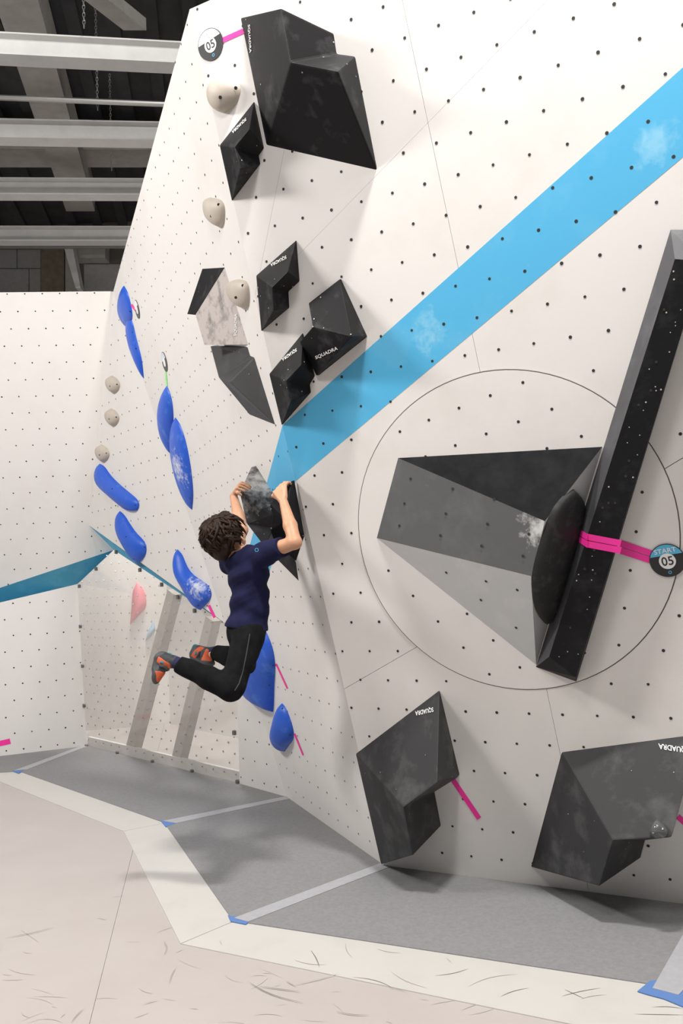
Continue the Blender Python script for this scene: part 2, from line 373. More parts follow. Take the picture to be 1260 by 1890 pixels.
# rubber scuffs on the vinyl
sc1, sc2 = MB(), MB()
def scuff(mb, a, b, w, z):
    a, b = zf(a), zf(b); a = np.array([a[0], a[1], z]); b = np.array([b[0], b[1], z]); d = U(b - a); nn = np.array([-d[1], d[0], 0])
    bend = random.uniform(-.12, .12) * np.linalg.norm(b - a); w *= .55; top = []; bot = []
    for t in np.linspace(0, 1, 7):
        c = a + (b - a) * t + nn * bend * math.sin(math.pi * t); ww = w * math.sin(math.pi * min(max(t, .04), .96)) ** .7; top.append(c + nn * ww); bot.append(c - nn * ww)
    for i in range(6): mb.add([top[i], top[i + 1], bot[i + 1], bot[i]], [[0, 1, 2, 3]])
for x0, y0, x1, y1 in ((20, 773, 195, 735), (1070, 855, 1185, 872), (905, 935, 1100, 1010), (1040, 930, 1075, 950), (800, 782, 808, 800), (260, 1080, 305, 1030), (640, 880, 615, 940), (940, 950, 1090, 970), (1130, 820, 1160, 880), (1070, 945, 1230, 905), (596, 785, 596, 835), (520, 1015, 575, 1000)):
    scuff(sc2 if random.random() < .6 else sc1, *C3([(x0, y0), (x1, y1)]), .0035, .0052)
for x0, y0, x1, y1 in ((35, 598, 60, 650), (150, 617, 235, 632), (200, 700, 330, 760), (360, 715, 480, 690), (480, 755, 660, 710), (830, 765, 900, 798), (890, 800, 980, 785), (1085, 855, 1260, 858), (1150, 830, 1260, 835), (60, 720, 210, 762), (0, 845, 120, 858), (400, 650, 420, 668), (820, 790, 960, 760), (600, 790, 700, 760)):
    scuff(sc1 if random.random() < .35 else sc2, *C4([(x0, y0), (x1, y1)]), .003, .0052)
for k in range(130):
    x, y = random.uniform(0, 1100), random.uniform(1600, 1890)
    if y < 1720 and x > 220: continue
    if x < 240 and y < 1650: continue
    l = random.uniform(10, 65); a = random.gauss(.0, .45)
    scuff(sc2, (x, y), (x + l * math.cos(a), y + l * math.sin(a) * .6), random.uniform(.001, .003), .0012)
sc1.build('scuff_marks', M['scuff'], fl, kind='stuff', label='dark rubber scuffs'); sc2.build('scuff_marks', M['scuff2'], fl, kind='stuff', label='faint rubber scuffs')

# ------------------------------------------------------------------ roof, beams, back wall
ceil = MB()
bdir = U(atz((320, 115), 6.2) - atz((0, 99), 6.2)); pdir = np.array([-bdir[1], bdir[0], 0])
co = np.array([-1.0, 3.0, 7.6])
MB().box(co - bdir * 9 - pdir * 6, bdir * 20, pdir * 22, np.array([0, 0, .05])).build('ceiling', M['roof'], kind='structure')
cl = bpy.data.objects['ceiling']
for k in range(26):
    MB().box(co - bdir * 6 + bdir * k * .4 - pdir * 1, bdir * .14, pdir * 14, np.array([0, 0, -.07])).build('deck_rib', M['roof'], cl)
def ibeam(pa, pb, z, label):
    a, b = atz(pa, z), atz(pb, z); d = U(b - a); a = a - d * 5; b = b + d * 3; q = np.array([-d[1], d[0], 0]); q = q if q[1] > 0 else -q
    L = b - a; wdt, hgt, tk = .17, .20, .014; mb = MB(); up = np.array([0, 0, 1.0])
    mb.box(a, L, q * wdt, up * tk); mb.box(a + q * (wdt - tk) / 2 + up * tk, L, q * tk, up * (hgt - 2 * tk)); mb.box(a + up * (hgt - tk), L, q * wdt, up * tk)
    o = mb.build('roof_beam', M['steel'], kind='structure'); return tag(o, label)
for i, (pa, pb) in enumerate((((0, 99), (320, 115)), ((0, 253), (278, 258)), ((0, 358), (252, 359)), ((0, 444), (230, 444)))):
    ibeam(pa, pb, 6.2, ['nearest pale steel roof beam', 'second pale steel roof beam', 'third pale steel roof beam', 'farthest pale steel roof beam'][i])
def quadbeam(name, pxs, z, th, m, label):
    o = MB().prism([atz(p, z) for p in pxs], np.array([0, 0, th])).build(name, m, kind='structure'); return tag(o, label)
quadbeam('roof_girder', ((-31, -60), (54, -60), (175, 390), (122, 390)), 6.75, .4, M['concrete'], 'broad pale girder crossing above the steel beams')
quadbeam('roof_girder', ((-60, 274), (300, 277), (300, 309), (-60, 309)), 7.0, .35, M['concrete'], 'wide pale crosspiece under the dark roof')
quadbeam('roof_brace', ((140, -12), (185, -12), (270, 56), (228, 56)), 6.8, .12, M['concrete'], 'slanting pale roof brace')
MB().tube([atz((-200, 170), 6.45), atz((0, 180), 6.45), atz((300, 192), 6.45), atz((420, 196), 6.45)], .028, 10).build('ceiling_pipe', M['bolt'], kind='structure')
MB().tube([atz((-200, 457), 6.4), atz((0, 456), 6.4), atz((230, 456), 6.4), atz((330, 456), 6.4)], .025, 10).build('ceiling_pipe', M['bracket'], kind='structure')
# chains
def chain(px, z0, z1, label):
    P = atz(px, z0); root = thing('hanging_chain', label, 'chain', P, 'thin chains hanging under the roof'); mb = MB(); z = z0; i = 0
    while z < z1:
        c = np.array([P[0], P[1], z]); a = np.array([1.0, 0, 0]) if i % 2 else np.array([0, 1.0, 0])
        pts = [c + a * .011 * math.cos(t) + np.array([0, 0, .022 * math.sin(t)]) for t in np.linspace(0, 2 * math.pi, 9)]
        mb.tube(pts, .0035, 4); z += .034; i += 1
    mb.build('links', M['bolt'], root)
chain((180, 200), 6.42, 7.55, 'thin steel chain above the second roof beam'); chain((206, 312), 6.42, 7.55, 'thin steel chain above the third roof beam'); chain((155, 48), 6.42, 7.55, 'thin steel chain above the nearest roof beam')
# back wall of hall: blocks
BY = 13.2
bw = MB().box((-16, BY, 0), np.array([30.0, 0, 0]), np.array([0, .3, 0]), np.array([0, 0, 8.0])).build('wall_back', M['edge'], kind='structure')
def bpt(x, y, off=.0): 
    r = ray(x, y); return CAM + r * ((BY - off) / r[1])
def block(x0, y0, x1, y1, m, dep=.03):
    pts = [bpt(x0, y0), bpt(x1, y0), bpt(x1, y1), bpt(x0, y1)]; MB().prism(pts, np.array([0, -dep, 0])).build('block', m, bw)
for q in ((-60, 462, 32, 496), (33.5, 462, 76, 496), (-60, 497.5, 54, 560), (55.5, 497.5, 76, 560), (156, 489, 240, 560)): block(*q, M['block'])
block(78, 462, 120, 560, M['brown'], .06); block(122, 462, 146, 560, M['concrete'], .04)
mb = MB(); mb.prism([bpt(120, 446, .5), bpt(138, 446, .5), bpt(156, 540, .5), bpt(147, 540, .5)], np.array([0, -.2, 0])); mb.build('roof_brace', M['steel'], kind='structure')
tag(bpy.data.objects['roof_brace.001'], 'white slanting steel member by the block wall')
block(141, 446, 202, 487, M['concrete'], .25)

# ------------------------------------------------------------------ clear panel and what is behind it
Tn = T.n
tp = slab('clear_panel', [T0, TG, TW, TQ2, TQ, GC], Tn, .008, M['poly']); ROOT['clear_panel'] = np.zeros(3)
tag(tp, 'clear plastic wall panel with bolt grid below the overhang', 'panel')
tpoly = [T.uv(p) for p in (T0, TG, TW, TQ2, TQ, GC)]
o0 = T.uv(T0); mb = MB()
for j in range(0, 30):
    for i in range(0, 40):
        p = o0 + np.array([.07 + (i + .5 * (j % 2)) * .165, .08 + j * .085 * 1.94 / 2]); 
        if j % 2 and random.random() < .35: continue
        if not inside(tpoly, p): continue
        c = T.at(*p); 
        mb.add([T.at(p[0] + .011 * math.cos(k * math.pi / 3), p[1] + .011 * math.sin(k * math.pi / 3), .010 if k % 2 else .008) for k in range(6)] + [T.at(p[0], p[1], .018)], [[k, (k + 1) % 6, 6] for k in range(6)])
mb.build('bolt_grid', M['bolt'], tp, kind='stuff', label='grid of small zinc bolts')
for px in ((148, 1082), (179, 1050), (216, 1019), (260, 1052), (361, 1127), (150, 1156), (154, 1229), (157, 1302), (161, 1377), (218, 1390), (283, 1406), (356, 1424), (440, 1443), (434, 1352), (436, 1250), (300, 1079), (330, 1102)):
    P = T.uv(T.hit(px)); mb = MB()
    mb.prism([T.at(P[0] + a, P[1] + b, .022) for a, b in ((-.014, -.018), (.014, -.018), (.014, .012), (.006, .02), (-.006, .02), (-.014, .012))], -Tn * .022); mb.build('clip', M['bracket'], tp)
def behind(name, pxs, off, th, m, parent=None, kind='structure'):
    return MB().prism([T.hit(p, off) for p in pxs], -Tn * th).build(name, m, parent, kind=kind)
behind('trim_3', ((309, 1088), (321, 1098), (246, 1386), (231, 1382)), -.04, .09, M['stud'])
behind('trim_4', ((379, 1138), (392, 1147), (331, 1404), (316, 1400)), -.04, .09, M['stud'])
behind('trim_5', ((162, 1360), (441, 1424), (442, 1446), (161, 1377)), -.03, .03, M['wall2'])
CN = atz((314, 1336), 0); WLp = atz((120, 1352), 0); WRp = atz((480, 1372), 0)
upz = np.array([0, 0, 3.6])
CN2, WL2, WR2 = CN, CN + (WLp - CN) * 1.3, CN + (WRp - CN) * 1.15
MB().add([CN, WL2, WL2 + upz, CN + upz], [[0, 1, 2, 3]]).build('wall_inner_left', M['wall2'], kind='structure')
MB().add([CN, WR2, WR2 + upz, CN + upz], [[0, 1, 2, 3]]).build('wall_inner_right', M['wall2'], kind='structure')
IL = pl3(CN, WL2, CN + upz); IR = pl3(CN, WR2, CN + upz)

# ------------------------------------------------------------------ holds
def resample(P, n):
    P = np.array(P, float); s = np.r_[0, np.cumsum(np.linalg.norm(np.diff(P, axis=0), axis=1))]; s /= s[-1]
    t = np.linspace(0, 1, n); t = .5 - .5 * np.cos(math.pi * t) if n > 8 else t
    q = np.c_[np.interp(t, s, P[:, 0]), np.interp(t, s, P[:, 1])]
    for _ in range(2): q[1:-1] = .25 * q[:-2] + .5 * q[1:-1] + .25 * q[2:]
    return q
def loft(pl, left, right, h, n=22, m=12, skew=0.0, power=.55, off=0.0, ends=.55):
    """rounded hold: two outlines from tip to tip on the wall, domed between"""
    Lq, Rq = resample(left, n), resample(right, n); vs = []; fs = []
    for i in range(n):
        s = i / (n - 1); a, b = pl.hit(Lq[i], off), pl.hit(Rq[i], off); hp = h * max(1e-4, math.sin(math.pi * min(max(.5 - .5 * math.cos(math.pi * s), .003), .997))) ** ends
        for k in range(m + 1):
            t = k / m; tt = .5 - .5 * math.cos(math.pi * t)
            vs.append(a + (b - a) * tt + pl.n * hp * (math.sin(math.pi * tt ** (1 + skew))) ** power if 0 < k < m else (a if k == 0 else b))
    for i in range(n - 1):
        for k in range(m): q = i * (m + 1) + k; fs.append([q, q + 1, q + m + 2, q + m + 1])
    return vs, fs
def weld(o, d=.0006):
    bm = bmesh.new(); bm.from_mesh(o.data); bmesh.ops.remove_doubles(bm, verts=bm.verts, dist=d); bmesh.ops.recalc_face_normals(bm, faces=bm.faces); bm.to_mesh(o.data); bm.free()
    o.data.polygons.foreach_set('use_smooth', [True] * len(o.data.polygons))
def dots(pl, pxs, off, rad, m, parent, name='bolt'):
    for p in pxs:
        c = pl.uv(pl.hit(p, off)); P = pl.hit(p, off)
        vs = [P + pl.h * rad * math.cos(k * math.pi / 4) + pl.v * rad * math.sin(k * math.pi / 4) for k in range(8)] + [P + pl.n * rad * .3]
        obj(name, vs, [[k, (k + 1) % 8, 8] for k in range(8)], m, parent)
def hold(name, pl, left, right, h, m, label, cat, group, bolts=(), brad=.006, chalk=None, **k):
    bc = np.mean([pl.hit(p) for p in (left[0], right[len(right) // 2], left[-1], left[len(left) // 2])], 0)
    root = thing(name, label, cat, bc, group)
    if chalk: m = chalked(m, pl.hit(chalk[0], h * .7) - bc, chalk[1], (.62, .66, .78), 30)
    vs, fs = loft(pl, left, right, h, **k); o = obj('shell', vs, fs, m, root); weld(o)
    # bolts sit on the dome: raise them to the surface
    for p in bolts:
        P0 = pl.hit(p, h * .4); d = ray(*p)
        # find nearest surface vertex along the ray
        V = np.array(vs); rel = V - CAM; tt = rel @ d / (d @ d); dist = np.linalg.norm(rel - tt[:, None] * d, axis=1); i = int(np.argmin(dist)); P = CAM + d * tt[i]
        e = -U(d); a = U(np.cross(e, [0, 0, 1])); b2 = np.cross(a, e)
        obj('bolt_hole', [P + e * .004 + a * brad * math.cos(q * math.pi / 4) + b2 * brad * math.sin(q * math.pi / 4) for q in range(8)], [list(range(8))], M['hole'], root)
    return root
c3 = lambda L: [(x / 3, 520 + y / 3) for x, y in L]
c6 = lambda L: [(x / 2.625, 840 + y / 2.625) for x, y in L]
c9 = lambda L: [(420 + x / 5.727, 1100 + y / 5.727) for x, y in L]
BG = 'blue sculpted climbing holds'
hold('climbing_hold', A, c3([(687, 22), (670, 60), (657, 120), (657, 170), (672, 215), (702, 252)]), c3([(687, 22), (710, 60), (722, 110), (733, 160), (736, 210), (702, 252)]), .05, M['blue_hold'], 'blue pocketed hold at the top, beside the far wall', 'climbing hold', BG, c3([(720, 165)]))
hold('climbing_hold', A, c3([(712, 185), (700, 225), (705, 280), (730, 370), (760, 450), (797, 535)]), c3([(712, 185), (735, 215), (748, 280), (768, 360), (787, 430), (797, 535)]), .05, M['blue_hold'], 'slender blue fin hold hanging from the topmost blue hold', 'climbing hold', BG, c3([(735, 280), (752, 370)]))
hold('climbing_hold', A, c3([(925, 577), (905, 620), (887, 690), (887, 760), (900, 850), (925, 910), (953, 958)]), c3([(925, 577), (945, 620), (958, 680), (962, 760), (958, 850), (955, 900), (953, 958)]), .07, M['blue_hold'], 'blue leaf hold directly under the green tape', 'climbing hold', BG, c3([(950, 712), (895, 790)]))
hold('climbing_hold', A, c3([(972, 752), (955, 790), (947, 860), (955, 940), (972, 1040), (1000, 1140), (1030, 1220), (1064, 1262)]), c3([(972, 752), (1000, 790), (1030, 880), (1050, 980), (1065, 1080), (1072, 1180), (1064, 1262)]), .07, M['blue_hold'], 'long chalky blue leaf hold overlapping the leaf above it', 'climbing hold', BG, c3([(1015, 900), (1050, 1080), (1050, 1198)]), chalk=((330, 862), .25))
hold('climbing_hold', B, c3([(553, 1008), (530, 1040), (528, 1090), (545, 1130), (590, 1165), (640, 1210), (690, 1260), (730, 1274), (762, 1266)]), c3([(553, 1008), (580, 1020), (610, 1070), (660, 1120), (720, 1170), (765, 1205), (777, 1235), (762, 1266)]), .09, M['blue_hold'], 'bean shaped blue hold just below the three small beige holds', 'climbing hold', BG, c3([(620, 1147), (675, 1155), (748, 1237), (640, 1240)]))
hold('climbing_hold', B, c3([(665, 1270), (648, 1300), (648, 1350), (660, 1400), (690, 1460), (715, 1510), (740, 1545), (770, 1558)]), c3([(665, 1270), (690, 1290), (720, 1340), (760, 1400), (805, 1435), (817, 1470), (808, 1520), (770, 1558)]), .09, M['blue_hold'], 'curved blue hold at the tip of the clear panel', 'climbing hold', BG, c3([(698, 1412), (730, 1385), (800, 1470), (740, 1535)]))
hold('climbing_hold', B, c6([(860, 457), (850, 490), (860, 560), (885, 620), (910, 680), (940, 730), (972, 750)]), c6([(860, 457), (885, 480), (905, 540), (940, 590), (990, 610), (1025, 640), (1032, 690), (972, 750)]), .10, M['blue_hold'], 'chalk smeared blue teardrop hold behind the climbing boy', 'climbing hold', BG, c6([(905, 520), (930, 545), (1015, 660), (960, 730)]), chalk=((362, 1078), .22))
hold('climbing_hold', A, c9([(375, 320), (280, 560), (190, 850), (155, 940), (180, 1000), (230, 1060), (300, 1115), (390, 1160), (482, 1222)]), c9([(375, 320), (420, 400), (460, 490), (490, 590), (508, 700), (500, 840), (491, 970), (491, 1120), (482, 1222)]), .13, M['blue_hold'], "large blue flake hold below the boy's hips", 'climbing hold', BG, c9([(390, 410), (480, 733), (442, 945)]))
hold('climbing_hold', A, c9([(577, 1135), (555, 1180), (535, 1270), (520, 1370), (490, 1420), (482, 1480), (505, 1560), (550, 1615), (605, 1641)]), c9([(577, 1135), (610, 1170), (650, 1260), (685, 1360), (703, 1440), (705, 1500), (690, 1540), (660, 1560), (605, 1641)]), .09, M['blue_hold'], 'small low blue hold nearest the grey felt', 'climbing hold', BG, c9([(580, 1190), (510, 1440), (660, 1472)]))
c4p = lambda L: [(330 + x / 5.478, y / 5.478) for x, y in L]
c3b = lambda L: [(320 + x / 3.15, 420 + y / 3.15) for x, y in L]
c1 = lambda L: [(380 + x / 5.25, 250 + y / 5.25) for x, y in L]
GG = 'beige climbing holds'
hold('beige_hold', R, c4p([(440, 775), (340, 810), (290, 890), (285, 980), (310, 1060), (380, 1125), (460, 1142)]), c4p([(440, 775), (530, 800), (630, 860), (635, 910), (600, 1030), (540, 1100), (460, 1142)]), .07, M['beige'], 'largest beige hold, under the round top marker', 'climbing hold', GG, c4p([(575, 890), (418, 985)]), .009)
hold('beige_hold', A, c1([(40, 600), (0, 630), (0, 700), (20, 780), (80, 850), (150, 890)]), c1([(40, 600), (120, 610), (175, 640), (188, 720), (180, 850), (150, 890)]), .06, M['beige'], 'beige hold below the upper small black volume', 'climbing hold', GG, c1([(122, 670), (52, 782)]), .008)
hold('beige_hold', A, c3b([(375, 300), (330, 315), (317, 350), (325, 380), (350, 420), (395, 460), (425, 470)]), c3b([(375, 300), (420, 305), (440, 330), (445, 400), (440, 450), (425, 470)]), .06, M['beige'], 'beige hold touching the chalk worn volume', 'climbing hold', GG, c3b([(403, 337), (362, 407)]), .008)
for (cx, cy), lb in (((629, 570), 'uppermost of three small beige holds in a column'), ((625, 752), 'middle of three small beige holds in a column'), ((571, 951), 'lowest of three small beige holds in a column')):
    s = lambda L: c3([(cx + x, cy + y) for x, y in L])
    hold('beige_hold', B, s([(-8, -50), (-38, -30), (-38, 0), (-22, 28), (2, 48)]), s([(-8, -50), (20, -36), (40, -2), (28, 34), (2, 48)]), .06, M['beige'], lb, 'climbing hold', GG, s([(-20, 8), (18, -2)]), .007)

# ------------------------------------------------------------------ black volumes
def text_mesh(s):
    c = bpy.data.curves.new('t', 'FONT'); c.body = s; c.resolution_u = 3; c.offset = .012
    o = bpy.data.objects.new('t', c); COL.objects.link(o); bpy.context.view_layer.update()
    me = bpy.data.meshes.new_from_object(o.evaluated_get(bpy.context.evaluated_depsgraph_get()))
    V = np.array([v.co[:] for v in me.vertices])[:, :2]; Fc = [list(p.vertices) for p in me.polygons]
    bpy.data.objects.remove(o); V -= V.min(0); V /= V.max(0); return V, Fc
TXT = {s: text_mesh(s) for s in ('SQUADRA', '05', 'TOP', 'START')}
def text_on(name, s, quad, hitf, m, parent):
    """quad: pixels of baseline start, baseline end, cap start, cap end"""
    V, Fc = TXT[s]; q = np.array(quad, float); vs = []
    for u, v in V:
        p = (q[0] * (1 - u) + q[1] * u) * (1 - v) + (q[2] * (1 - u) + q[3] * u) * v; vs.append(hitf(p))
    return obj(name, vs, Fc, m, parent)
def volume(name, pl, pts, faces, m, label, group=None, logo=None, bevel=.007, mats=None, chips=6, pn='face'):
    """pts: name -> (x, y, height above wall). Open edges get a skirt down to the wall."""
    P = {k: pl.hit((x, y), h) for k, (x, y, h) in pts.items() if not isinstance(h, tuple)}
    for k, (x, y, h) in list(pts.items()):
        if isinstance(h, tuple): P[k] = pl3(*[P[q] for q in h]).hit((x, y)); pts[k] = (x, y, float((P[k] - pl.o) @ pl.n))
    P = {k: P[k] for k in pts}; keys = list(P); idx = {k: i for i, k in enumerate(keys)}
    vs = [P[k] for k in keys]; fs = [[idx[k] for k in f] for f in faces]
    cnt = {}
    for f in fs:
        for a, b in zip(f, f[1:] + f[:1]): cnt.setdefault(frozenset((a, b)), []).append((a, b))
    drop = {}
    def dr(i):
        h = pts[keys[i]][2]
        if h < .002: return i
        if i not in drop: drop[i] = len(vs); vs.append(vs[i] - pl.n * h)
        return drop[i]
    side = []
    for e, l in list(cnt.items()):
        if len(l) == 1:
            a, b = l[0]; c, d = dr(b), dr(a); q = [b, a] + ([d] if d != a else []) + ([c] if c != b else [])
            if len(q) > 2: side.append(q)
    base = np.mean(vs, 0) - pl.n * 0; low = min((P[k] for k in keys), key=lambda q: q[2])
    root = thing(name, label, 'climbing volume', low, group)
    if mats:                                   # differently painted faces
        for f, mm in zip(fs, mats): 
            vv = [vs[i] for i in f]; obj(pn, vv + [q - pl.n * .012 for q in vv], [list(range(len(f))), list(range(2 * len(f) - 1, len(f) - 1, -1))] + [[i, (i + 1) % len(f), len(f) + (i + 1) % len(f), len(f) + i] for i in range(len(f))], mm, root)
        if side: obj('side', vs, side, M['black_clean'], root)
    else:
        sh = obj('shell', vs, fs + side, m, root, bevel=bevel)
    if logo:
        fi, quad = logo; f = faces[fi]; fp = pl3(*[P[k] for k in f[:3]])
        text_on('logo', 'SQUADRA', quad, lambda p: fp.hit(p, .004), M['white'], root)
    # worn chips / screw heads
    if chips:
        for c in range(chips):
            f = random.choice(fs); wgt = rng.dirichlet(np.ones(3) * .8); i3 = random.sample(range(len(f)), 3); tri = [vs[f[i]] for i in sorted(i3)]
            q = sum(t * wg for t, wg in zip(tri, wgt)); fp = pl3(*[vs[i] for i in f[:3]]); x, y = proj(q); q = fp.hit((x, y), .0035); r = random.uniform(.002, .0042)
            obj('screw', [q + fp.h * r * math.cos(k * math.pi / 3) + fp.v * r * math.sin(k * math.pi / 3) for k in range(6)], [list(range(6))], M['beige'] if random.random() < .5 else M['bolt'], root)
    return root, P
VG = 'black faceted climbing volumes'
c2 = lambda x, y, h: (340 + x / 3, y / 3, h)
volume('black_volume', R, dict(p1=c2(312, 97, 0), q2=c2(590, 345, .24), q1=c2(535, 45, ('p1', 'b1', 'q2')), q3=c2(850, 395, ('q2', 'tip', 'b1')), u1=c2(826, 185, 0), u2=c2(843, 299, 0), u3=c2(945, 313, 0), tip=c2(1068, 942, 0), b1=c2(455, 802, 0)),
       [['p1', 'q1', 'q2', 'b1'], ['q1', 'u1', 'u2', 'q2'], ['q2', 'u2', 'u3', 'q3'], ['q2', 'q3', 'tip', 'b1'], ['q3', 'u3', 'tip']], M['black'],
       'largest black faceted volume at the top, beside the round top marker', VG, (0, [(456.5, 46), (459.5, 98), (461, 45), (464, 97)]), .009, chips=9)
def small(name, pl, t, l, b, r, no, lr, m1, m2, m3, label, logo, cv, ht=(.10, .13, .10), m='black'):
    P = lambda q, h: (*cv([q])[0], h)
    return volume(name, pl, dict(t=P(t, 0), l=P(l, 0), b=P(b, 0), r=P(r, 0), no=P(no, 0), lr=P(lr, 0), m2=P(m2, ht[1]), m1=P(m1, ('t', 'l', 'm2')), m3=P(m3, ('l', 'b', 'm2'))),
                  [['t', 'l', 'm2', 'm1'], ['t', 'm1', 'r'], ['m1', 'm2', 'no', 'r'], ['m2', 'm3', 'lr', 'no'], ['l', 'b', 'm3', 'm2'], ['b', 'lr', 'm3']], M[m], label, VG, (0, cv(logo)) if logo else None, .005)
cc2 = lambda L: [(340 + x / 3, y / 3) for x, y in L]
small('black_volume', R, (387, 562), (196, 805), (264, 1114), (441, 820), (412, 862), (421, 908), (360, 715), (278, 815), (310, 935), 'small black notched volume beside the largest volume', [(340, 648), (262, 722), (343, 666), (266, 742)], cc2)
small('black_volume', R, (715, 73), (481, 280), (511, 604), (733, 312), (668, 372), (673, 466), (665, 258), (573, 348), (583, 483), 'small black notched volume with its tip pointing up between the two middle groups', [(654, 158), (562, 206), (657, 180), (566, 228)], c3b)
small('black_volume', R, (752, 612), (557, 852), (630, 1151), (822, 862), (793, 912), (799, 958), (742, 798), (655, 890), (680, 1015), 'small black notched volume whose lower tip touches the blue stripe', [(714, 697), (627, 757), (717, 719), (633, 778)], c3b)
P = lambda x, y, h: (320 + x / 3.15, 420 + y / 3.15, h)
volume('black_volume', R, dict(l=P(784, 440, .05), n=P(808, 577, .12), t=P(968, 297, .01), r=P(1036, 634, ('l', 'n', 't')), ll=P(732, 666, .06), b=P(830, 862, ('n', 'll', 'r'))),
       [['t', 'l', 'n', 'r'], ['n', 'll', 'b', 'r']], M['black'], 'black folded volume overlapping a notched one above the blue stripe', VG, (1, [(583, 664.5), (623.5, 646.5), (581, 657.5), (621.5, 639)]), .006)
volume('black_volume', A, dict(a=P(168, 240, 0), b=P(298, 232, .0), c=P(128, 508, .12), f=P(434, 680, .0), d=P(80, 503, ('a', 'b', 'c')), e=P(180, 683, ('b', 'f', 'c'))),
       [['a', 'b', 'c', 'd'], ['b', 'f', 'e', 'c']], None, 'volume with one black side and a chalk worn pale front', VG, (1, c3b([(368, 630), (372, 500), (350, 630), (356, 500)])), mats=[M['black'], M['worn']])
volume('black_volume', A, dict(a=P(214, 690, .03), b=P(430, 692, 0), c=P(446, 746, 0), c2=P(470, 756, 0), tip=P(591, 1146, 0), l=P(262, 870, .07), m=P(325, 898, .13), lo=P(440, 1086, 0)),
       [['a', 'b', 'c', 'l'], ['l', 'c', 'c2', 'm'], ['m', 'c2', 'tip'], ['l', 'm', 'tip', 'lo']], M['grey_dark'], 'dark grey wedge volume hanging below the chalk worn one', VG, None, .005)
# the pair the boy hangs from
P = lambda x, y, h: (260 + x / 3.5, 840 + y / 3.5, h)
volA, PA = volume('black_volume', A, dict(t=P(712, 75, .03), r=P(850, 240, .0), l=P(636, 240, .17), l2=P(680, 440, .17), n=P(838, 388, .05), k=P(855, 470, .03), s=P(795, 590, .12), tip=P(1019, 816, 0), e=P(1000, 690, 0)),
       [['t', 'l', 'r'], ['l', 'l2', 'n', 'r'], ['l2', 's', 'k', 'n'], ['s', 'tip', 'e', 'k']], chalked(M['black_chalk'], A.hit((470, 895), .06) - A.hit((551.1, 1073.1)), .3, (.42, .42, .42), 16), "left volume of the pair in the boy's hands, chalky grey facets", VG, None, .005)
volB, PB = volume('black_volume', R, dict(t=P(972, 166, .03), a=P(826, 308, .12), a2=P(848, 384, .13), c=P(836, 490, .12), d=P(860, 560, .08), b=P(996, 682, .0), r=P(1056, 520, .0), m=P(940, 420, .16)),
       [['t', 'a', 'm'], ['a', 'a2', 'm'], ['a2', 'c', 'm'], ['c', 'd', 'm'], ['d', 'b', 'm'], ['b', 'r', 'm'], ['r', 't', 'm']], M['black_clean'], "right volume of the pair in the boy's hands, plain black", VG, None, .005)
# low volumes
P = lambda x, y, h: (620 + x / 1.969, 1240 + y / 1.969, h)
volume('black_volume', R, dict(a=P(376, 67, 0), b=P(72, 298, 0), d=P(245, 492, .34), r1=P(368, 402, ('a', 'b', 'd')), c=P(442, 384, .03), e=P(164, 701, .0), f=P(278, 668, ('b', 'e', 'd')), g=P(381, 560, .0), h=P(352, 440, .02)),
       [['a', 'b', 'd', 'r1'], ['a', 'r1', 'c'], ['b', 'e', 'f', 'd'], ['d', 'f', 'g', 'h'], ['e', 'g', 'f'], ['d', 'h', 'c', 'r1']], M['black_chalk'], 'black volume with finger smears standing just above the felt, left of two', VG, (0, [(*P(352, 126, 0)[:2],), (*P(287, 140, 0)[:2],), (*P(354, 145, 0)[:2],), (*P(288, 160, 0)[:2],)]), .008, chips=10)
root9, P9 = volume('black_volume', R, dict(tl=P(820, 292, 0), tr=P(1330, 225, 0), fo=P(1005, 612, .36), rl=P(1219, 601, ('tl', 'tr', 'fo')), rr=P(1262, 440, ('tl', 'tr', 'fo')), lb=P(708, 710, 0), bo=P(955, 780, ('tl', 'fo', 'lb')), s2=P(1106, 676, 0), s1=P(1122, 612, .03)),
       [['tl', 'tr', 'rr', 'rl', 'fo'], ['tl', 'fo', 'bo', 'lb'], ['fo', 's1', 's2', 'bo'], ['lb', 'bo', 's2'], ['fo', 'rl', 's1']], M['black_chalk'], 'black volume at the right edge just above the felt', VG, (0, [(*P(1283, 274, 0)[:2],), (*P(1170, 256, 0)[:2],), (*P(1283, 297, 0)[:2],), (*P(1172, 280, 0)[:2],)]), .008, chips=12)
# smoky foot chip on that volume
fp9 = pl3(P9['tl'], P9['rl'], P9['fo'])
rt = thing('foot_chip', 'small glossy smoky foot hold on the right low volume', 'climbing hold', fp9.hit((1214, 1542)))
vs, fs = loft(fp9, [P(1170, 538, 0)[:2], P(1150, 560, 0)[:2], P(1135, 595, 0)[:2], P(1160, 606, 0)[:2]], [P(1170, 538, 0)[:2], P(1200, 560, 0)[:2], P(1215, 598, 0)[:2], P(1160, 606, 0)[:2]], .055, n=14); weld(obj('shell', vs, fs, M['lump'], rt))
for q in ((1152, 583), (1185, 570)): 
    c = fp9.hit(P(*q, 0)[:2], .04); obj('screw', [c + fp9.h * .005 * math.cos(k * math.pi / 3) + fp9.v * .005 * math.sin(k * math.pi / 3) for k in range(6)], [list(range(6))], M['bolt'], rt)
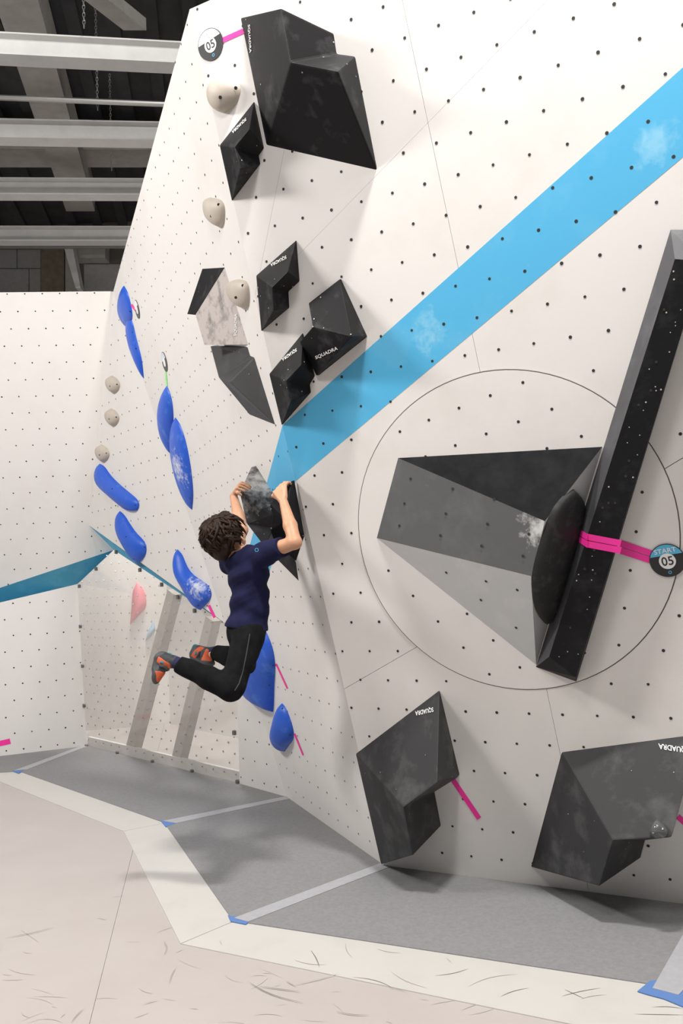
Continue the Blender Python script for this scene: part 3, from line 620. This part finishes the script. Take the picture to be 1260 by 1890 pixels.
# big painted pyramid on the round panel
P = lambda x, y, h: (640 + x / 2.032, 650 + y / 2.032, h)
c0_ = R.hit(pbx := (640 + 730 / 2.032, 650 + 660 / 2.032), .24) - R.hit((988.9, 1226.8), .006)
r10, P10 = volume('painted_pyramid_volume', R, dict(a=P(192, 397, .006), b=P(112, 697, .006), c=P(957, 355, .006), e=P(709, 1172, .006), x1=P(742, 634, .25), x2=P(690, 840, .25)),
       [['a', 'b', 'x2', 'x1'], ['a', 'x1', 'c'], ['b', 'e', 'x2'], ['x1', 'x2', 'e', 'c']], None, 'large wedge volume painted black, dark grey and light grey on the round panel', None, None, mats=[chalked(M['grey_mid'], c0_, .17, (.55, .55, .55), 26), M['black_matte'], M['grey_light'], M['grey_light']], chips=0)
mb = MB()
fpA = pl3(P10['a'], P10['b'], P10['x1']); fpB = pl3(P10['b'], P10['e'], P10['x2'])
for q in ((238, 475), (396, 513), (552, 551), (215, 568), (370, 606), (526, 645), (682, 683), (196, 651), (350, 688), (504, 727), (659, 765)):
    c = fpA.hit(P(*q, 0)[:2], .0015); mb.add([c + fpA.h * .0075 * math.cos(k * math.pi / 4) + fpA.v * .0075 * math.sin(k * math.pi / 4) for k in range(8)], [list(range(8))])
for q in ((372, 827), (521, 860), (638, 892), (502, 930), (634, 1034)):
    c = fpB.hit(P(*q, 0)[:2], .0015); mb.add([c + fpB.h * .0075 * math.cos(k * math.pi / 4) + fpB.v * .0075 * math.sin(k * math.pi / 4) for k in range(8)], [list(range(8))])
mb.build('bolt_holes', M['hole'], r10, kind='stuff')
# bean shaped hold on the wedge
fpR = pl3(P10['x1'], P10['x2'], (P10['e'] + P10['c']) / 2)
pb = lambda L: [(640 + x / 2.032, 650 + y / 2.032) for x, y in L]
rb = thing('bean_hold', 'black bean shaped hold capping the painted wedge volume', 'climbing hold', fpR.hit((1010, 1150)))
vs, fs = loft(fpR, pb([(842, 512), (800, 545), (760, 600), (745, 640), (720, 720), (700, 790), (688, 850), (692, 910), (712, 985), (742, 1017)]), pb([(842, 512), (878, 550), (886, 600), (872, 690), (850, 780), (832, 860), (815, 930), (790, 985), (742, 1017)]), .05, n=26, power=.2, ends=.25); weld(obj('shell', vs, fs, M['bean'], rb))
# long bar
P = lambda x, y, h: (x, y, h)
rbar, PBar = volume('bar_volume', R, dict(bl=(988.6, 1231, .006), tl=(1237, 424, .006), f1=(1013, 1212, .13), f2=(1245, 478, .13), g1=(1062, 1250, .13), g2=(1297, 482, .13), br=(1063, 1258, .006), tr=(1315, 424, .006)),
       [['bl', 'f1', 'f2', 'tl'], ['f1', 'g1', 'g2', 'f2'], ['g1', 'br', 'tr', 'g2'], ['tl', 'f2', 'g2', 'tr'], ['bl', 'br', 'g1', 'f1']], None, 'long black leaning bar volume standing beside the painted wedge', None, None, mats=[M['grey_bar'], M['black_clean'], M['black_clean'], M['grey_bar'], M['black_clean']], chips=0)
fpf = pl3(PBar['f1'], PBar['g1'], PBar['f2'])
for k in range(46):
    t = random.random(); s = random.uniform(.06, .94); x = (1013 + (1245 - 1013) * t) + s * 50; y = 1212 + (478 - 1212) * t + s * 38 * (1 - t) + 4 * t; q = fpf.hit((x, y), .0015); r = random.choice((.0025, .003, .0038, .006))
    obj('screw_hole', [q + fpf.h * r * math.cos(a * math.pi / 3) + fpf.v * r * math.sin(a * math.pi / 3) for a in range(6)], [list(range(6))], M['beige'] if r < .004 else M['hole'], rbar)

# ------------------------------------------------------------------ tapes and route markers
def tape(label, hits, m='pink', group='pink route tapes'):
    """hits: list of quads of 3D points already on surfaces"""
    mb = MB()
    for q in hits: mb.add(q, [[0, 1, 2, 3]])
    o = mb.build('route_tape', M[m]); tag(o, label, 'tape', group); return o
def line_tape(pl, a, b, wpx, off=.0022):
    a, b = np.array(a, float), np.array(b, float); d = U(b - a); nn = np.array([-d[1], d[0]]) * wpx / 2
    return [pl.hit(a + nn, off), pl.hit(b + nn, off), pl.hit(b - nn, off), pl.hit(a - nn, off)]
tape('pink tape strip below the chalk smeared teardrop hold', [line_tape(B, (385, 1117), (396, 1140), 5)])
tape('thin pink tape beside the large blue flake hold', [line_tape(A, (509, 1225), (530, 1271), 3)])
tape('thin pink tape beside the small low blue hold', [line_tape(A, (543, 1354), (559, 1394), 3)])
tape('pink tape slanting down from the low left volume', [line_tape(R, (836, 1440), (884, 1511), 9)])
tape('pink tape at the right edge beside the right low volume', [line_tape(R, (1250, 1507), (1290, 1543), 10)])
tape('pink tape near the foot of the left wall', [line_tape(GP, (-30, 1379), (19, 1368), 10)])
tape('pink tape joining the top marker to the largest volume', [line_tape(R, (409, 75), (449, 57), 9.5)])
tape('tiny pink tape beside the topmost blue hold', [line_tape(A, (242, 562), (250, 573), 4)])
tape('thin green tape above the blue leaf hold', [line_tape(A, (305, 684), (308, 713), 3)], 'green', None)
bev = pl3(PBar['bl'], PBar['f1'], PBar['f2'])
def bar_tape(y0, y1):
    a = [bev.hit((1068 + (y0 - 975) * -.05, y0), .002), bev.hit((1085, y0 + 10), .002), bev.hit((1083, y1 + 10), .002), bev.hit((1068, y1), .002)]
    b = [fpf.hit((1083, y0 + 9), .002), fpf.hit((1147, y0 + 21), .002), fpf.hit((1144, y1 + 21), .002), fpf.hit((1081, y1 + 9), .002)]
    c = [R.hit((1146, y0 + 21), .009), R.hit((1203, y0 + 40), .009), R.hit((1203, y1 + 40), .009), R.hit((1143, y1 + 21), .009)]
    return [a, b, c]
tape('pink double tape wrapping the bar next to the start marker', bar_tape(976, 987.5) + bar_tape(989, 1001))
def disc(pl, c, rad, top_mat, word, label, num=True, wordmat='white', off=.004, rot=0.0, cut=.22):
    C = pl.hit(c, off); ch, sh = math.cos(rot), math.sin(rot); hx = pl.h * ch + pl.v * sh; vx = -pl.h * sh + pl.v * ch
    root = thing('route_marker', label, 'marker', C, 'round route markers')
    at = lambda u, v, o=0: C + hx * u * rad + vx * v * rad + pl.n * o
    nn = 48; ring = [(math.cos(2 * math.pi * k / nn), math.sin(2 * math.pi * k / nn)) for k in range(nn)]
    obj('disc', [at(u, v, 0) for u, v in ring] + [at(u, v, -.004) for u, v in ring], [list(range(nn))] + [[i, (i + 1) % nn, nn + (i + 1) % nn, nn + i] for i in range(nn)], M['ink'], root)
    a0 = math.asin(cut); seg = [(math.cos(a), math.sin(a)) for a in np.linspace(a0, math.pi - a0, 24)]
    obj('header', [at(u * .955, v * .955, .0006) for u, v in seg], [list(range(24))], top_mat, root)
    obj('number_field', [at(u * .47, v * .47 - .04, .0012) for u, v in ring], [list(range(nn))], M['white'], root)
    rr = [at(u * .1, v * .1 - .72, .0012) for u, v in ring[::4]] + [at(u * .06, v * .06 - .72, .0012) for u, v in ring[::4]]; k = len(ring[::4])
    obj('emblem', rr, [[i, (i + 1) % k, k + (i + 1) % k, k + i] for i in range(k)], M['sky_print'], root)
    def txt(name, s, x0, x1, y0, y1, m):
        V, Fc = TXT[s]; obj(name, [at(x0 + (x1 - x0) * u, y0 + (y1 - y0) * v, .0018) for u, v in V], Fc, M[m], root)
    if num: txt('number', '05', -.33, .33, -.30, .24, 'ink')
    if word: txt('word', word, -.62 if word == 'START' else -.42, .62 if word == 'START' else .42, .46, .74, wordmat)
    return root
disc(R, (1231, 1034.5), .0755, M['sky_print'], 'START', 'round black start marker with light blue header by the bar', off=.012, rot=.12, cut=.33)
disc(R, (388, 82), .0765, M['white'], 'TOP', 'round black top marker with white header near the wall top', wordmat='pale_print', rot=.16, cut=.28)
disc(A, (252.5, 571), .0765, M['white'], None, 'round marker seen edge on beside the topmost blue hold', num=False)
disc(A, (303, 668), .0765, M['pale_print'], None, 'round marker seen edge on above the green tape', num=False)
# coloured holds seen through the clear panel
cp = lambda L: [(100 + x / 3.5, 920 + y / 3.5) for x, y in L]
hold('inner_hold', IL, cp([(535, 540), (505, 600), (500, 700), (490, 815)]), cp([(535, 540), (590, 600), (600, 700), (490, 815)]), .10, M['pink_hold'], 'pink hold seen blurred through the clear panel', 'climbing hold', 'holds behind the clear panel')
hold('inner_hold', IL, cp([(640, 790), (600, 870), (590, 920)]), cp([(640, 790), (655, 850), (590, 920)]), .08, M['pale_blue_hold'], 'pale blue hold seen through the clear panel', 'climbing hold', 'holds behind the clear panel')
hold('inner_hold', IR, cp([(785, 665), (750, 680), (742, 700)]), cp([(785, 665), (775, 690), (742, 700)]), .06, M['yellow_hold'], 'yellow hold seen through the clear panel', 'climbing hold', 'holds behind the clear panel')
# ------------------------------------------------------------------ the climbing boy: smooth-blended distance fields, meshed with surface nets
def cone(a, b, ra, rb, k=.02, flat=False): return ('cone', np.array(a, float), np.array(b, float), ra, rb, k, flat)
def ell(c, ax, r, k=.02): return ('ell', np.array(c, float), np.array(ax, float), np.array(r, float), k)
def prim_eval(p, X):
    if p[0] == 'cone':
        _, a, b, ra, rb, k, flat = p; d = b - a; L2 = d @ d; t = ((X - a) @ d) / L2; tc = np.clip(t, 0, 1)
        D = np.linalg.norm(X - a - tc[..., None] * d, axis=-1) - (ra + (rb - ra) * tc)
        if flat: D = np.maximum(D, (t - 1) * math.sqrt(L2))
        return D
    _, c, ax, r, k = p; q = (X - c) @ ax.T; m = np.linalg.norm(q / r, axis=-1); g = np.linalg.norm(q / (r * r), axis=-1)
    return m * (m - 1) / np.maximum(g, 1e-6)
def prim_box(p):
    if p[0] == 'cone': r = max(p[3], p[4]); return np.minimum(p[1], p[2]) - r, np.maximum(p[1], p[2]) + r
    r = max(p[3]); return p[1] - r, p[1] + r
def sdf(prims, vox, cuts=(), clips=None):
    lo = np.min([prim_box(p)[0] for p in prims], 0) - .02; hi = np.max([prim_box(p)[1] for p in prims], 0) + .02
    n = np.ceil((hi - lo) / vox).astype(int) + 1; D = np.full(n, .3, np.float32)
    for p in prims:
        k = p[5] if p[0] == 'cone' else p[4]; a, b = prim_box(p); mg = k + 3 * vox
        i0 = np.maximum(np.floor((a - mg - lo) / vox).astype(int), 0); i1 = np.minimum(np.ceil((b + mg - lo) / vox).astype(int) + 1, n)
        g = [lo[j] + vox * np.arange(i0[j], i1[j]) for j in range(3)]
        X = np.stack(np.meshgrid(*g, indexing='ij'), -1); d = prim_eval(p, X).astype(np.float32)
        s = (slice(i0[0], i1[0]), slice(i0[1], i1[1]), slice(i0[2], i1[2])); o = D[s]
        h = np.clip(.5 + .5 * (o - d) / k, 0, 1); D[s] = o + (d - o) * h - k * h * (1 - h)
    if cuts:
        X = np.stack(np.meshgrid(*[lo[j] + vox * np.arange(n[j]) for j in range(3)], indexing='ij'), -1)
        for c in cuts: D = np.maximum(D, c(X).astype(np.float32))
    return nets(D, lo, vox)
def nets(D, lo, vox):
    s = D < 0; nx, ny, nz = D.shape
    acc = np.zeros((nx - 1, ny - 1, nz - 1, 3), np.float32); cnt = np.zeros((nx - 1, ny - 1, nz - 1), np.float32)
    C = [(i, j, k) for i in (0, 1) for j in (0, 1) for k in (0, 1)]
    sub = lambda A, c: A[c[0]:nx - 1 + c[0], c[1]:ny - 1 + c[1], c[2]:nz - 1 + c[2]]
    for a in C:
        for ax in range(3):
            if a[ax]: continue
            b = list(a); b[ax] = 1; da, db = sub(D, a), sub(D, b); m = (da < 0) != (db < 0)
            t = np.where(m, da / np.where(m, da - db, 1), 0)
            for q in range(3): acc[..., q] += np.where(m, a[q] + (t if q == ax else 0), 0)
            cnt += m
    act = cnt > 0; idx = np.full(act.shape, -1, np.int64); idx[act] = np.arange(act.sum())
    cells = np.argwhere(act); V = lo + vox * (cells + acc[act] / cnt[act][:, None])
    F = []
    for ax in range(3):
        u, v = (ax + 1) % 3, (ax + 2) % 3
        a = np.moveaxis(s, (ax, u, v), (0, 1, 2)); I = np.moveaxis(idx, (ax, u, v), (0, 1, 2))
        e = np.argwhere(a[:-1, 1:-1, 1:-1] != a[1:, 1:-1, 1:-1]); e[:, 1:] += 1; i, j, k = e.T
        q = np.stack([I[i, j - 1, k - 1], I[i, j, k - 1], I[i, j, k], I[i, j - 1, k]], 1); fl_ = a[i, j, k]; q[~fl_] = q[~fl_][:, ::-1]
        F.append(q)
    F = np.concatenate(F); return V, F[(F >= 0).all(1)]
def relax(V, F, it=2, lam=.5):
    e = np.concatenate([F[:, [0, 1]], F[:, [1, 2]], F[:, [2, 3]], F[:, [3, 0]]]); e = np.concatenate([e, e[:, ::-1]])
    for _ in range(it):
        S = np.zeros_like(V); np.add.at(S, e[:, 0], V[e[:, 1]]); c = np.bincount(e[:, 0], minlength=len(V)); V = V * (1 - lam) + lam * S / np.maximum(c, 1)[:, None]
    return V
def vnormals(V, F):
    n = np.cross(V[F[:, 2]] - V[F[:, 0]], V[F[:, 3]] - V[F[:, 1]]); N = np.zeros_like(V)
    for k in range(4): np.add.at(N, F[:, k], n)
    return N / np.maximum(np.linalg.norm(N, axis=1), 1e-9)[:, None]
def raw(name, V, F, m, parent, label=None):
    me = bpy.data.meshes.new(name); loc = ROOT[parent.name]; V = V - loc
    me.vertices.add(len(V)); me.vertices.foreach_set('co', V.astype(np.float32).ravel()); me.loops.add(4 * len(F)); me.loops.foreach_set('vertex_index', F.astype(np.int32).ravel())
    me.polygons.add(len(F)); me.polygons.foreach_set('loop_start', np.arange(0, 4 * len(F), 4, dtype=np.int32)); me.polygons.foreach_set('loop_total', np.full(len(F), 4, np.int32))
    me.update(calc_edges=True); me.validate(); me.polygons.foreach_set('use_smooth', [True] * len(me.polygons)); me.materials.append(m)
    o = bpy.data.objects.new(name, me); COL.objects.link(o); o.parent = parent; ROOT[o.name] = loc; return tag(o, label)

J = lambda x, y, d: atd((x, y), d)
dL = PA['l'][1] - .03; dR = 4.40
Rs, Re, Rw = J(486, 1022, 4.38), J(544, 1001, 4.22), J(523, 926, dR - .03)
Ls, Le, Lw = J(424, 1036, 4.62), J(446, 978, 4.72), J(431, 916, dL)
NB, CH, WA, PE = J(447, 1024, 4.49), J(456, 1060, 4.49), J(463, 1118, 4.50), J(455, 1165, 4.51)
HR, HL = J(459, 1176, 4.44), J(449, 1174, 4.58)
KR, KL = J(427, 1271, 4.30), J(452, 1222, 4.76)
AR, AL = J(322, 1222, 4.36), J(385, 1205, 4.86)
HC = J(419, 993, 4.50)
latv = U(Rs - Ls); spine = U(NB - PE); fwdv = U(np.cross(spine, latv)); 
if fwdv[0] < 0: fwdv = -fwdv
latv = U(np.cross(fwdv, spine)) if np.cross(fwdv, spine) @ latv > 0 else -U(np.cross(fwdv, spine))
AXT = np.array([latv, fwdv, spine])
face = U(np.array([.68, .72, .16])); hup = U(np.array([-.12, .02, 1.0]) - face * (np.array([-.12, .02, 1.0]) @ face)); hlat = np.cross(face, hup)
AXH = np.array([hlat, face, hup])
boy = thing('person', 'boy in navy t-shirt and black trousers hanging from two black volumes', 'person', J(455, 1180, 4.5))
H = lambda a, b, c: HC + hlat * a + face * b + hup * c
def body_prims():
    p = [ell(J(457, 1055, 4.49), AXT, (.125, .082, .13), .03), ell(J(461, 1115, 4.50), AXT, (.105, .075, .10), .03), ell(PE, AXT, (.115, .085, .085), .03)]
    p += [cone(Rs, Ls, .05, .05, .03), cone(NB, HC - hup * .05, .046, .042, .02), cone(HR, KR, .068, .048, .03), cone(HL, KL, .068, .048, .03), cone(KR, AR, .048, .028, .02), cone(KL, AL, .048, .028, .02)]
    # head
    p += [ell(H(0, -.012, .02), AXH, (.070, .088, .088), .02), ell(H(0, .028, -.045), AXH, (.052, .056, .062), .025), cone(H(0, .068, -.09), H(0, .074, -.094), .02, .018, .02),
          cone(H(0, .088, .005), H(0, .104, -.028), .007, .011, .008), cone(H(-.014, .083, -.062), H(.014, .083, -.062), .0065, .0065, .006), cone(H(-.03, .078, .022), H(.03, .078, .022), .01, .01, .015)]
    for s in (-1, 1): p += [ell(H(.070 * s, -.005, -.012), AXH, (.008, .017, .028), .006), cone(H(.045 * s, .06, -.03), H(.04 * s, .066, -.035), .018, .018, .02)]
    # arms
    for S, E_, W_ in ((Rs, Re, Rw), (Ls, Le, Lw)):
        p += [cone(S, E_, .044, .034, .02), cone(E_, E_ + (W_ - E_) * .4, .034, .035, .015), cone(E_ + (W_ - E_) * .4, W_, .035, .0225, .015)]
    return p
def hand(W_, knuckles, bends, thumb, r=.0085):
    """palm from wrist to four knuckles, four fingers of unequal length, thumb from the side of the palm"""
    p = []; kc = np.mean(knuckles, 0)
    for kk in knuckles: p.append(cone(W_ + (kk - W_) * .25 + (kc - kk) * -.15, kk, .0155, .0105, .008))
    for kk, segs in zip(knuckles, bends):
        a = kk; rr = r
        for sg in segs: p.append(cone(a, a + sg, rr, rr * .92, .003)); a = a + sg; rr *= .92
    a = thumb[0]
    for i, sg in enumerate(thumb[1:]): p.append(cone(a, a + sg, .0115 - .0012 * i, .0098 - .001 * i, .006)); a = a + sg
    return p
# right hand: knuckles along the upper edge of the right volume, fingers hooked over it
hk = [J(506.5, 909, dR), J(512, 902.5, dR + .005), J(519, 897.5, dR + .008), J(526, 896, dR + .01)]
inn = -R.n
fin = [[inn * .026 + np.array([.004, 0, .016]), inn * .022 + np.array([.002, 0, -.004]), inn * .014 + np.array([0, 0, -.012])] for _ in range(4)]
fin = [[s * l for s in f] for f, l in zip(fin, (.95, 1.08, 1.0, .82))]
prim = body_prims() + hand(Rw, hk, fin, [J(513, 920, dR), J(504, 915, dR + .012) - J(513, 920, dR), inn * .022 + np.array([-.004, 0, .012])])
# left hand: on the upper left edge of the left volume, fingers pointing right over its top facet
lk = [J(446, 891, dL + .005), J(442.5, 893.5, dL - .012), J(439.5, 897, dL - .028), J(437, 901.5, dL - .042)]
seg = lambda a, b, d0: J(*b, d0) - J(*a, d0)
lf = [[seg((446, 891), (453, 892.5), dL), seg((453, 892.5), (459, 895.5), dL), seg((459, 895.5), (462.5, 899), dL)],
      [seg((442.5, 893.5), (450, 894.5), dL), seg((450, 894.5), (457, 898), dL), seg((457, 898), (461.5, 901.5), dL)],
      [seg((439.5, 897), (447, 898.5), dL), seg((447, 898.5), (453, 901), dL), seg((453, 901), (457, 904), dL)],
      [seg((437, 901.5), (443, 903), dL), seg((443, 903), (448, 905), dL), seg((448, 905), (451, 907), dL)]]
prim += hand(Lw, lk, lf, [J(436, 908, dL - .035), seg((436, 908), (440, 910), dL) + np.array([0, -.012, 0]), seg((440, 910), (445, 914), dL)])
V_, F_ = sdf(prim, .004); V_ = relax(V_, F_, 2, .4)
raw('body', V_, F_, M['skin'], boy)
for s in (-1, 1):
    V_, F_ = sdf([ell(H(.031 * s, .078, .0), AXH, (.013, .01, .008), .002)], .003); raw('eye', V_, F_, M['white'], boy)
# t-shirt
hemn = U(PE - WA); hem = J(452, 1160, 4.5)
def shirt_prims():
    p = [ell(J(457, 1054, 4.49), AXT, (.142, .098, .14), .03), cone(Rs - spine * .01, Ls - spine * .01, .062, .062, .03), ell(J(461, 1112, 4.50), AXT, (.125, .098, .12), .04)]
    p += [ell(J(454, 1160, 4.50), AXT, (.135, .108, .10), .04), cone(NB - spine * .02, NB + spine * .02 - latv * .0, .066, .056, .02, True)]
    p += [cone(Rs, Rs + (Re - Rs) * .62, .062, .056, .02, True), cone(Ls, Ls + (Le - Ls) * .62, .062, .056, .02, True)]
    return p
hemc = lambda X: (X - hem) @ U(hemn * 1.0 + latv * .10)
V_, F_ = sdf(shirt_prims(), .005, cuts=[hemc, lambda X: .050 - np.linalg.norm((X - NB) - ((X - NB) @ U(HC - NB))[..., None] * U(HC - NB), axis=-1) * np.where((X - NB) @ U(HC - NB) > .02, 1, 10)]); V_ = relax(V_, F_, 2, .5); N_ = vnormals(V_, F_)
def folds(V, N, amp, fq, dirs, seed, fadef=None):
    r = np.random.default_rng(seed); d = np.zeros(len(V))
    for dv in dirs:
        ph = r.uniform(0, 6, 3); s = V @ dv; wv = .6 * np.sin(V[:, 2] * 11 + ph[0]) + .5 * np.sin(V[:, 0] * 14 + ph[1])
        f = np.sin(s * fq * r.uniform(.8, 1.25) + wv * 2 + ph[2]); d += np.sign(f) * np.abs(f) ** 1.4 * (.55 + .45 * np.sin(V @ np.roll(dv, 1) * 12 + ph[0]))
    fade = np.clip(-fadef(V) / .05, 0, 1) if fadef else 1
    return V + N * (amp * d / len(dirs) * fade)[:, None]
V_ = folds(V_, N_, .018, 64, [U(np.array([.5, -.2, .85])), U(np.array([-.25, .4, .9])), U(np.array([.9, 0, .45]))], 3, hemc); V_ = relax(V_, F_, 1, .4)
shirt = raw('t_shirt', V_, F_, M['navy'], boy)
# sleeve print
for rr0, rr1, mm in ((.010, .0075, 'sky_print'),):
    c = J(473.5, 1015, 4.30); e = U(CAM - c); a = U(np.cross(e, [0, 0, 1])); b2 = np.cross(a, e)
    obj('sleeve_print', [c + a * rr0 * math.cos(q * math.pi / 6) + b2 * rr0 * math.sin(q * math.pi / 6) for q in range(12)] + [c + a * rr1 * math.cos(q * math.pi / 6) + b2 * rr1 * math.sin(q * math.pi / 6) for q in range(12)], [[q, (q + 1) % 12, 12 + (q + 1) % 12, 12 + q] for q in range(12)], M[mm], shirt)
# trousers
cuffR = J(329, 1225, 4.355); cuffL = J(396, 1203, 4.85)
tp_ = [ell(PE + spine * .02, AXT, (.122, .095, .09), .03), cone(HR, KR, .086, .060, .04), cone(HL, KL, .086, .060, .04), cone(KR, KR + (cuffR - KR) * .45, .060, .058, .03), cone(KR + (cuffR - KR) * .45, cuffR, .058, .043, .02, True),
       cone(KL, KL + (cuffL - KL) * .5, .060, .055, .03), cone(KL + (cuffL - KL) * .5, cuffL, .055, .042, .02, True)]
V_, F_ = sdf(tp_, .005); V_ = relax(V_, F_, 2, .5); V_ = folds(V_, vnormals(V_, F_), .006, 60, [U(np.array([.8, .2, .5])), U(np.array([.2, -.3, .9]))], 5); V_ = relax(V_, F_, 1, .4)
trs = raw('trousers', V_, F_, M['trouser'], boy)
# side seam piping on the near leg, laid on the surface
from mathutils.bvhtree import BVHTree
bv = BVHTree.FromPolygons(V_.tolist(), F_.tolist())
mb = MB(); pts = []
for t in np.linspace(0, 1, 26):
    x = np.interp(t, [0, .35, .7, .88, 1], [461, 455, 448, 441, 433]); y = np.interp(t, [0, .35, .7, .88, 1], [1170, 1205, 1240, 1262, 1275]); d = ray(x, y); hh = bv.ray_cast(Vector(CAM), Vector(U(d)))
    if hh[0]: pts.append(np.array(hh[0]) - U(d) * .001)
if len(pts) > 3: mb.tube(pts, .0032, 6).build('side_seam', M['seam'], trs)
# socks
for c, a, rr in ((cuffR, AR, .034), (cuffL, AL, .032)):
    V_, F_ = sdf([cone(c + U(c - a) * .03, a + U(a - c) * .01, rr, rr * .95, .01)], .005); raw('sock', V_, F_, M['sock'], boy)
# climbing shoes
def shoe(heel, toe, solev, ank, lab):
    """heel and toe points, direction in which the sole faces"""
    ax = U(toe - heel); sv = U(solev - ax * (solev @ ax)); lt = np.cross(ax, sv); L = np.linalg.norm(toe - heel); P_ = lambda t, s, l=0: heel + ax * t * L + sv * s + lt * l
    axm = np.array([lt, ax, sv])
    V, F = sdf([ell(P_(.14, -.008), axm, (.029, .034, .036), .02), cone(P_(.25, -.012), P_(.62, .004), .033, .031, .02), ell(P_(.78, .010), axm, (.036, .045, .022), .02), cone(P_(.22, -.02), ank, .034, .033, .02)], .004)
    V = relax(V, F, 1, .4); up_ = raw('shoe', V, F, M['shoe_dark'], boy, lab)
    UPR = lambda g: [ell(P_(.14, -.008), axm, (.029 + g, .034 + g, .036 + g), .02), cone(P_(.25, -.012), P_(.62, .004), .033 + g, .031 + g, .02), ell(P_(.78, .010), axm, (.036 + g, .045 + g, .022 + g), .02), cone(P_(.22, -.02), ank, .034 + g, .033 + g, .02)]
    for t0, t1, sk in ((.12, .40, .5), (.66, 1.3, 0)):
        tt = lambda X: ((X - heel) @ ax) / L + sk * ((X - heel) @ sv) / L
        V, F = sdf(UPR(.0018), .004, cuts=[lambda X: (t0 - tt(X)) * L, lambda X: (tt(X) - t1) * L, lambda X: -((X - P_(.5, -.055)) @ sv)]); raw('orange_panel', relax(V, F, 1, .3), F, M['orange'], up_)
    V, F = sdf([ell(P_(.08, .0), axm, (.030, .030, .036), .012), cone(P_(.2, .016), P_(.55, .020), .026, .026, .015), ell(P_(.80, .016), axm, (.040, .048, .022), .012), cone(P_(.97, .012), P_(1.0, .012), .022, .018, .012)], .004, cuts=[lambda X: -((X - P_(.5, .0)) @ sv) - .004 - .022 * (np.abs((X - P_(.5, 0)) @ ax) > .30 * L)])
    raw('rubber_sole', relax(V, F, 1, .4), F, M['rubber'], up_)
    for t, s, mm in ((.38, -.030, 'teal'), (.52, -.022, 'rubber')):
        ring = [P_(t, .0) + lt * .040 * math.cos(q) - sv * .041 * math.sin(q) + ax * .01 * math.cos(q) for q in np.linspace(0, math.pi, 12)]
        MB().tube(ring, .0065, 6).build('strap', M[mm], up_)
    lp = [P_(.02, -.03) + np.array([0, 0, 0]) + (-sv * .022 * math.sin(q) - ax * .014 * math.cos(q)) for q in np.linspace(0, 2 * math.pi, 14)]
    for dl in (-.008, .008): MB().tube([q + lt * dl for q in lp], .0042, 6).build('pull_tab', M['teal'], up_)
shoe(J(300, 1209, 4.37), J(293, 1255, 4.35), J(280, 1230, 4.36) - J(300, 1230, 4.36), AR, 'orange and black climbing shoe, sole facing left')
shoe(J(356, 1206, 4.90), J(391, 1219, 4.84), J(360, 1225, 4.86) - J(368, 1205, 4.86), AL, 'orange and grey climbing shoe behind the near leg')
# hair: cap plus many tapered locks flowing from the crown
cap = [ell(H(0, -.020, .026), AXH, (.092, .106, .098), .02), ell(H(0, -.062, -.03), AXH, (.078, .054, .085), .03)]
facecut = lambda X: np.minimum((X - HC) @ face - .055 + .55 * ((X - HC) @ hup) * -1 - .02, 9)
facecut = lambda X: ((X - HC) @ face) - .034 - np.clip(((X - HC) @ hup) * 1.1, -.05, .07)
V_, F_ = sdf(cap, .004, cuts=[facecut]); V_ = relax(V_, F_, 1, .5); N_ = vnormals(V_, F_)
hair = raw('hair', V_, F_, M['hair'], boy, 'tousled dark brown hair')
random_out = [random.choice((.002, .006, .012, .024, .034)) for _ in range(400)]
mb = MB(); crown = U(-face * .45 + hup * .9 + hlat * .1); rad = np.array([.096, .110, .104]); c0 = H(0, -.022, .020)
for k in range(360):
    th = random.uniform(0, 2 * math.pi); ph0 = abs(random.gauss(.75, .55)) + .05; L_ = random.uniform(.55, 1.05); e1 = U(np.cross(crown, [0.3, .9, .1])); e2_ = np.cross(crown, e1)
    pts = []; sw = random.uniform(-.8, .8); lift = random.uniform(-.002, .016); ok = True
    for i in range(7):
        t = i / 6; ph = min(ph0 + L_ * t, 2.2); thh = th + sw * t + .12 * math.sin(5 * t + k)
        dv = math.cos(ph) * crown + math.sin(ph) * (math.cos(thh) * e1 + math.sin(thh) * e2_)
        q = AXH @ dv; r_ = 1 / math.sqrt(((q / rad) ** 2).sum()); P_ = c0 + dv * (r_ + lift * math.sin(math.pi * min(t * 1.1, 1)) + random_out[k] * t * t - .004)
        if (P_ - HC) @ face > .062 + .6 * max((P_ - HC) @ hup, -.02): ok = False
        if (P_ - HC) @ hup < -.085: P_ = P_ - hup * 0; 
        pts.append(P_)
    if ok: mb.tube(pts, [.007, .0095, .010, .0092, .0075, .0048, .0008], 5)
o = mb.build('locks', M['hair'], hair, smooth=True)
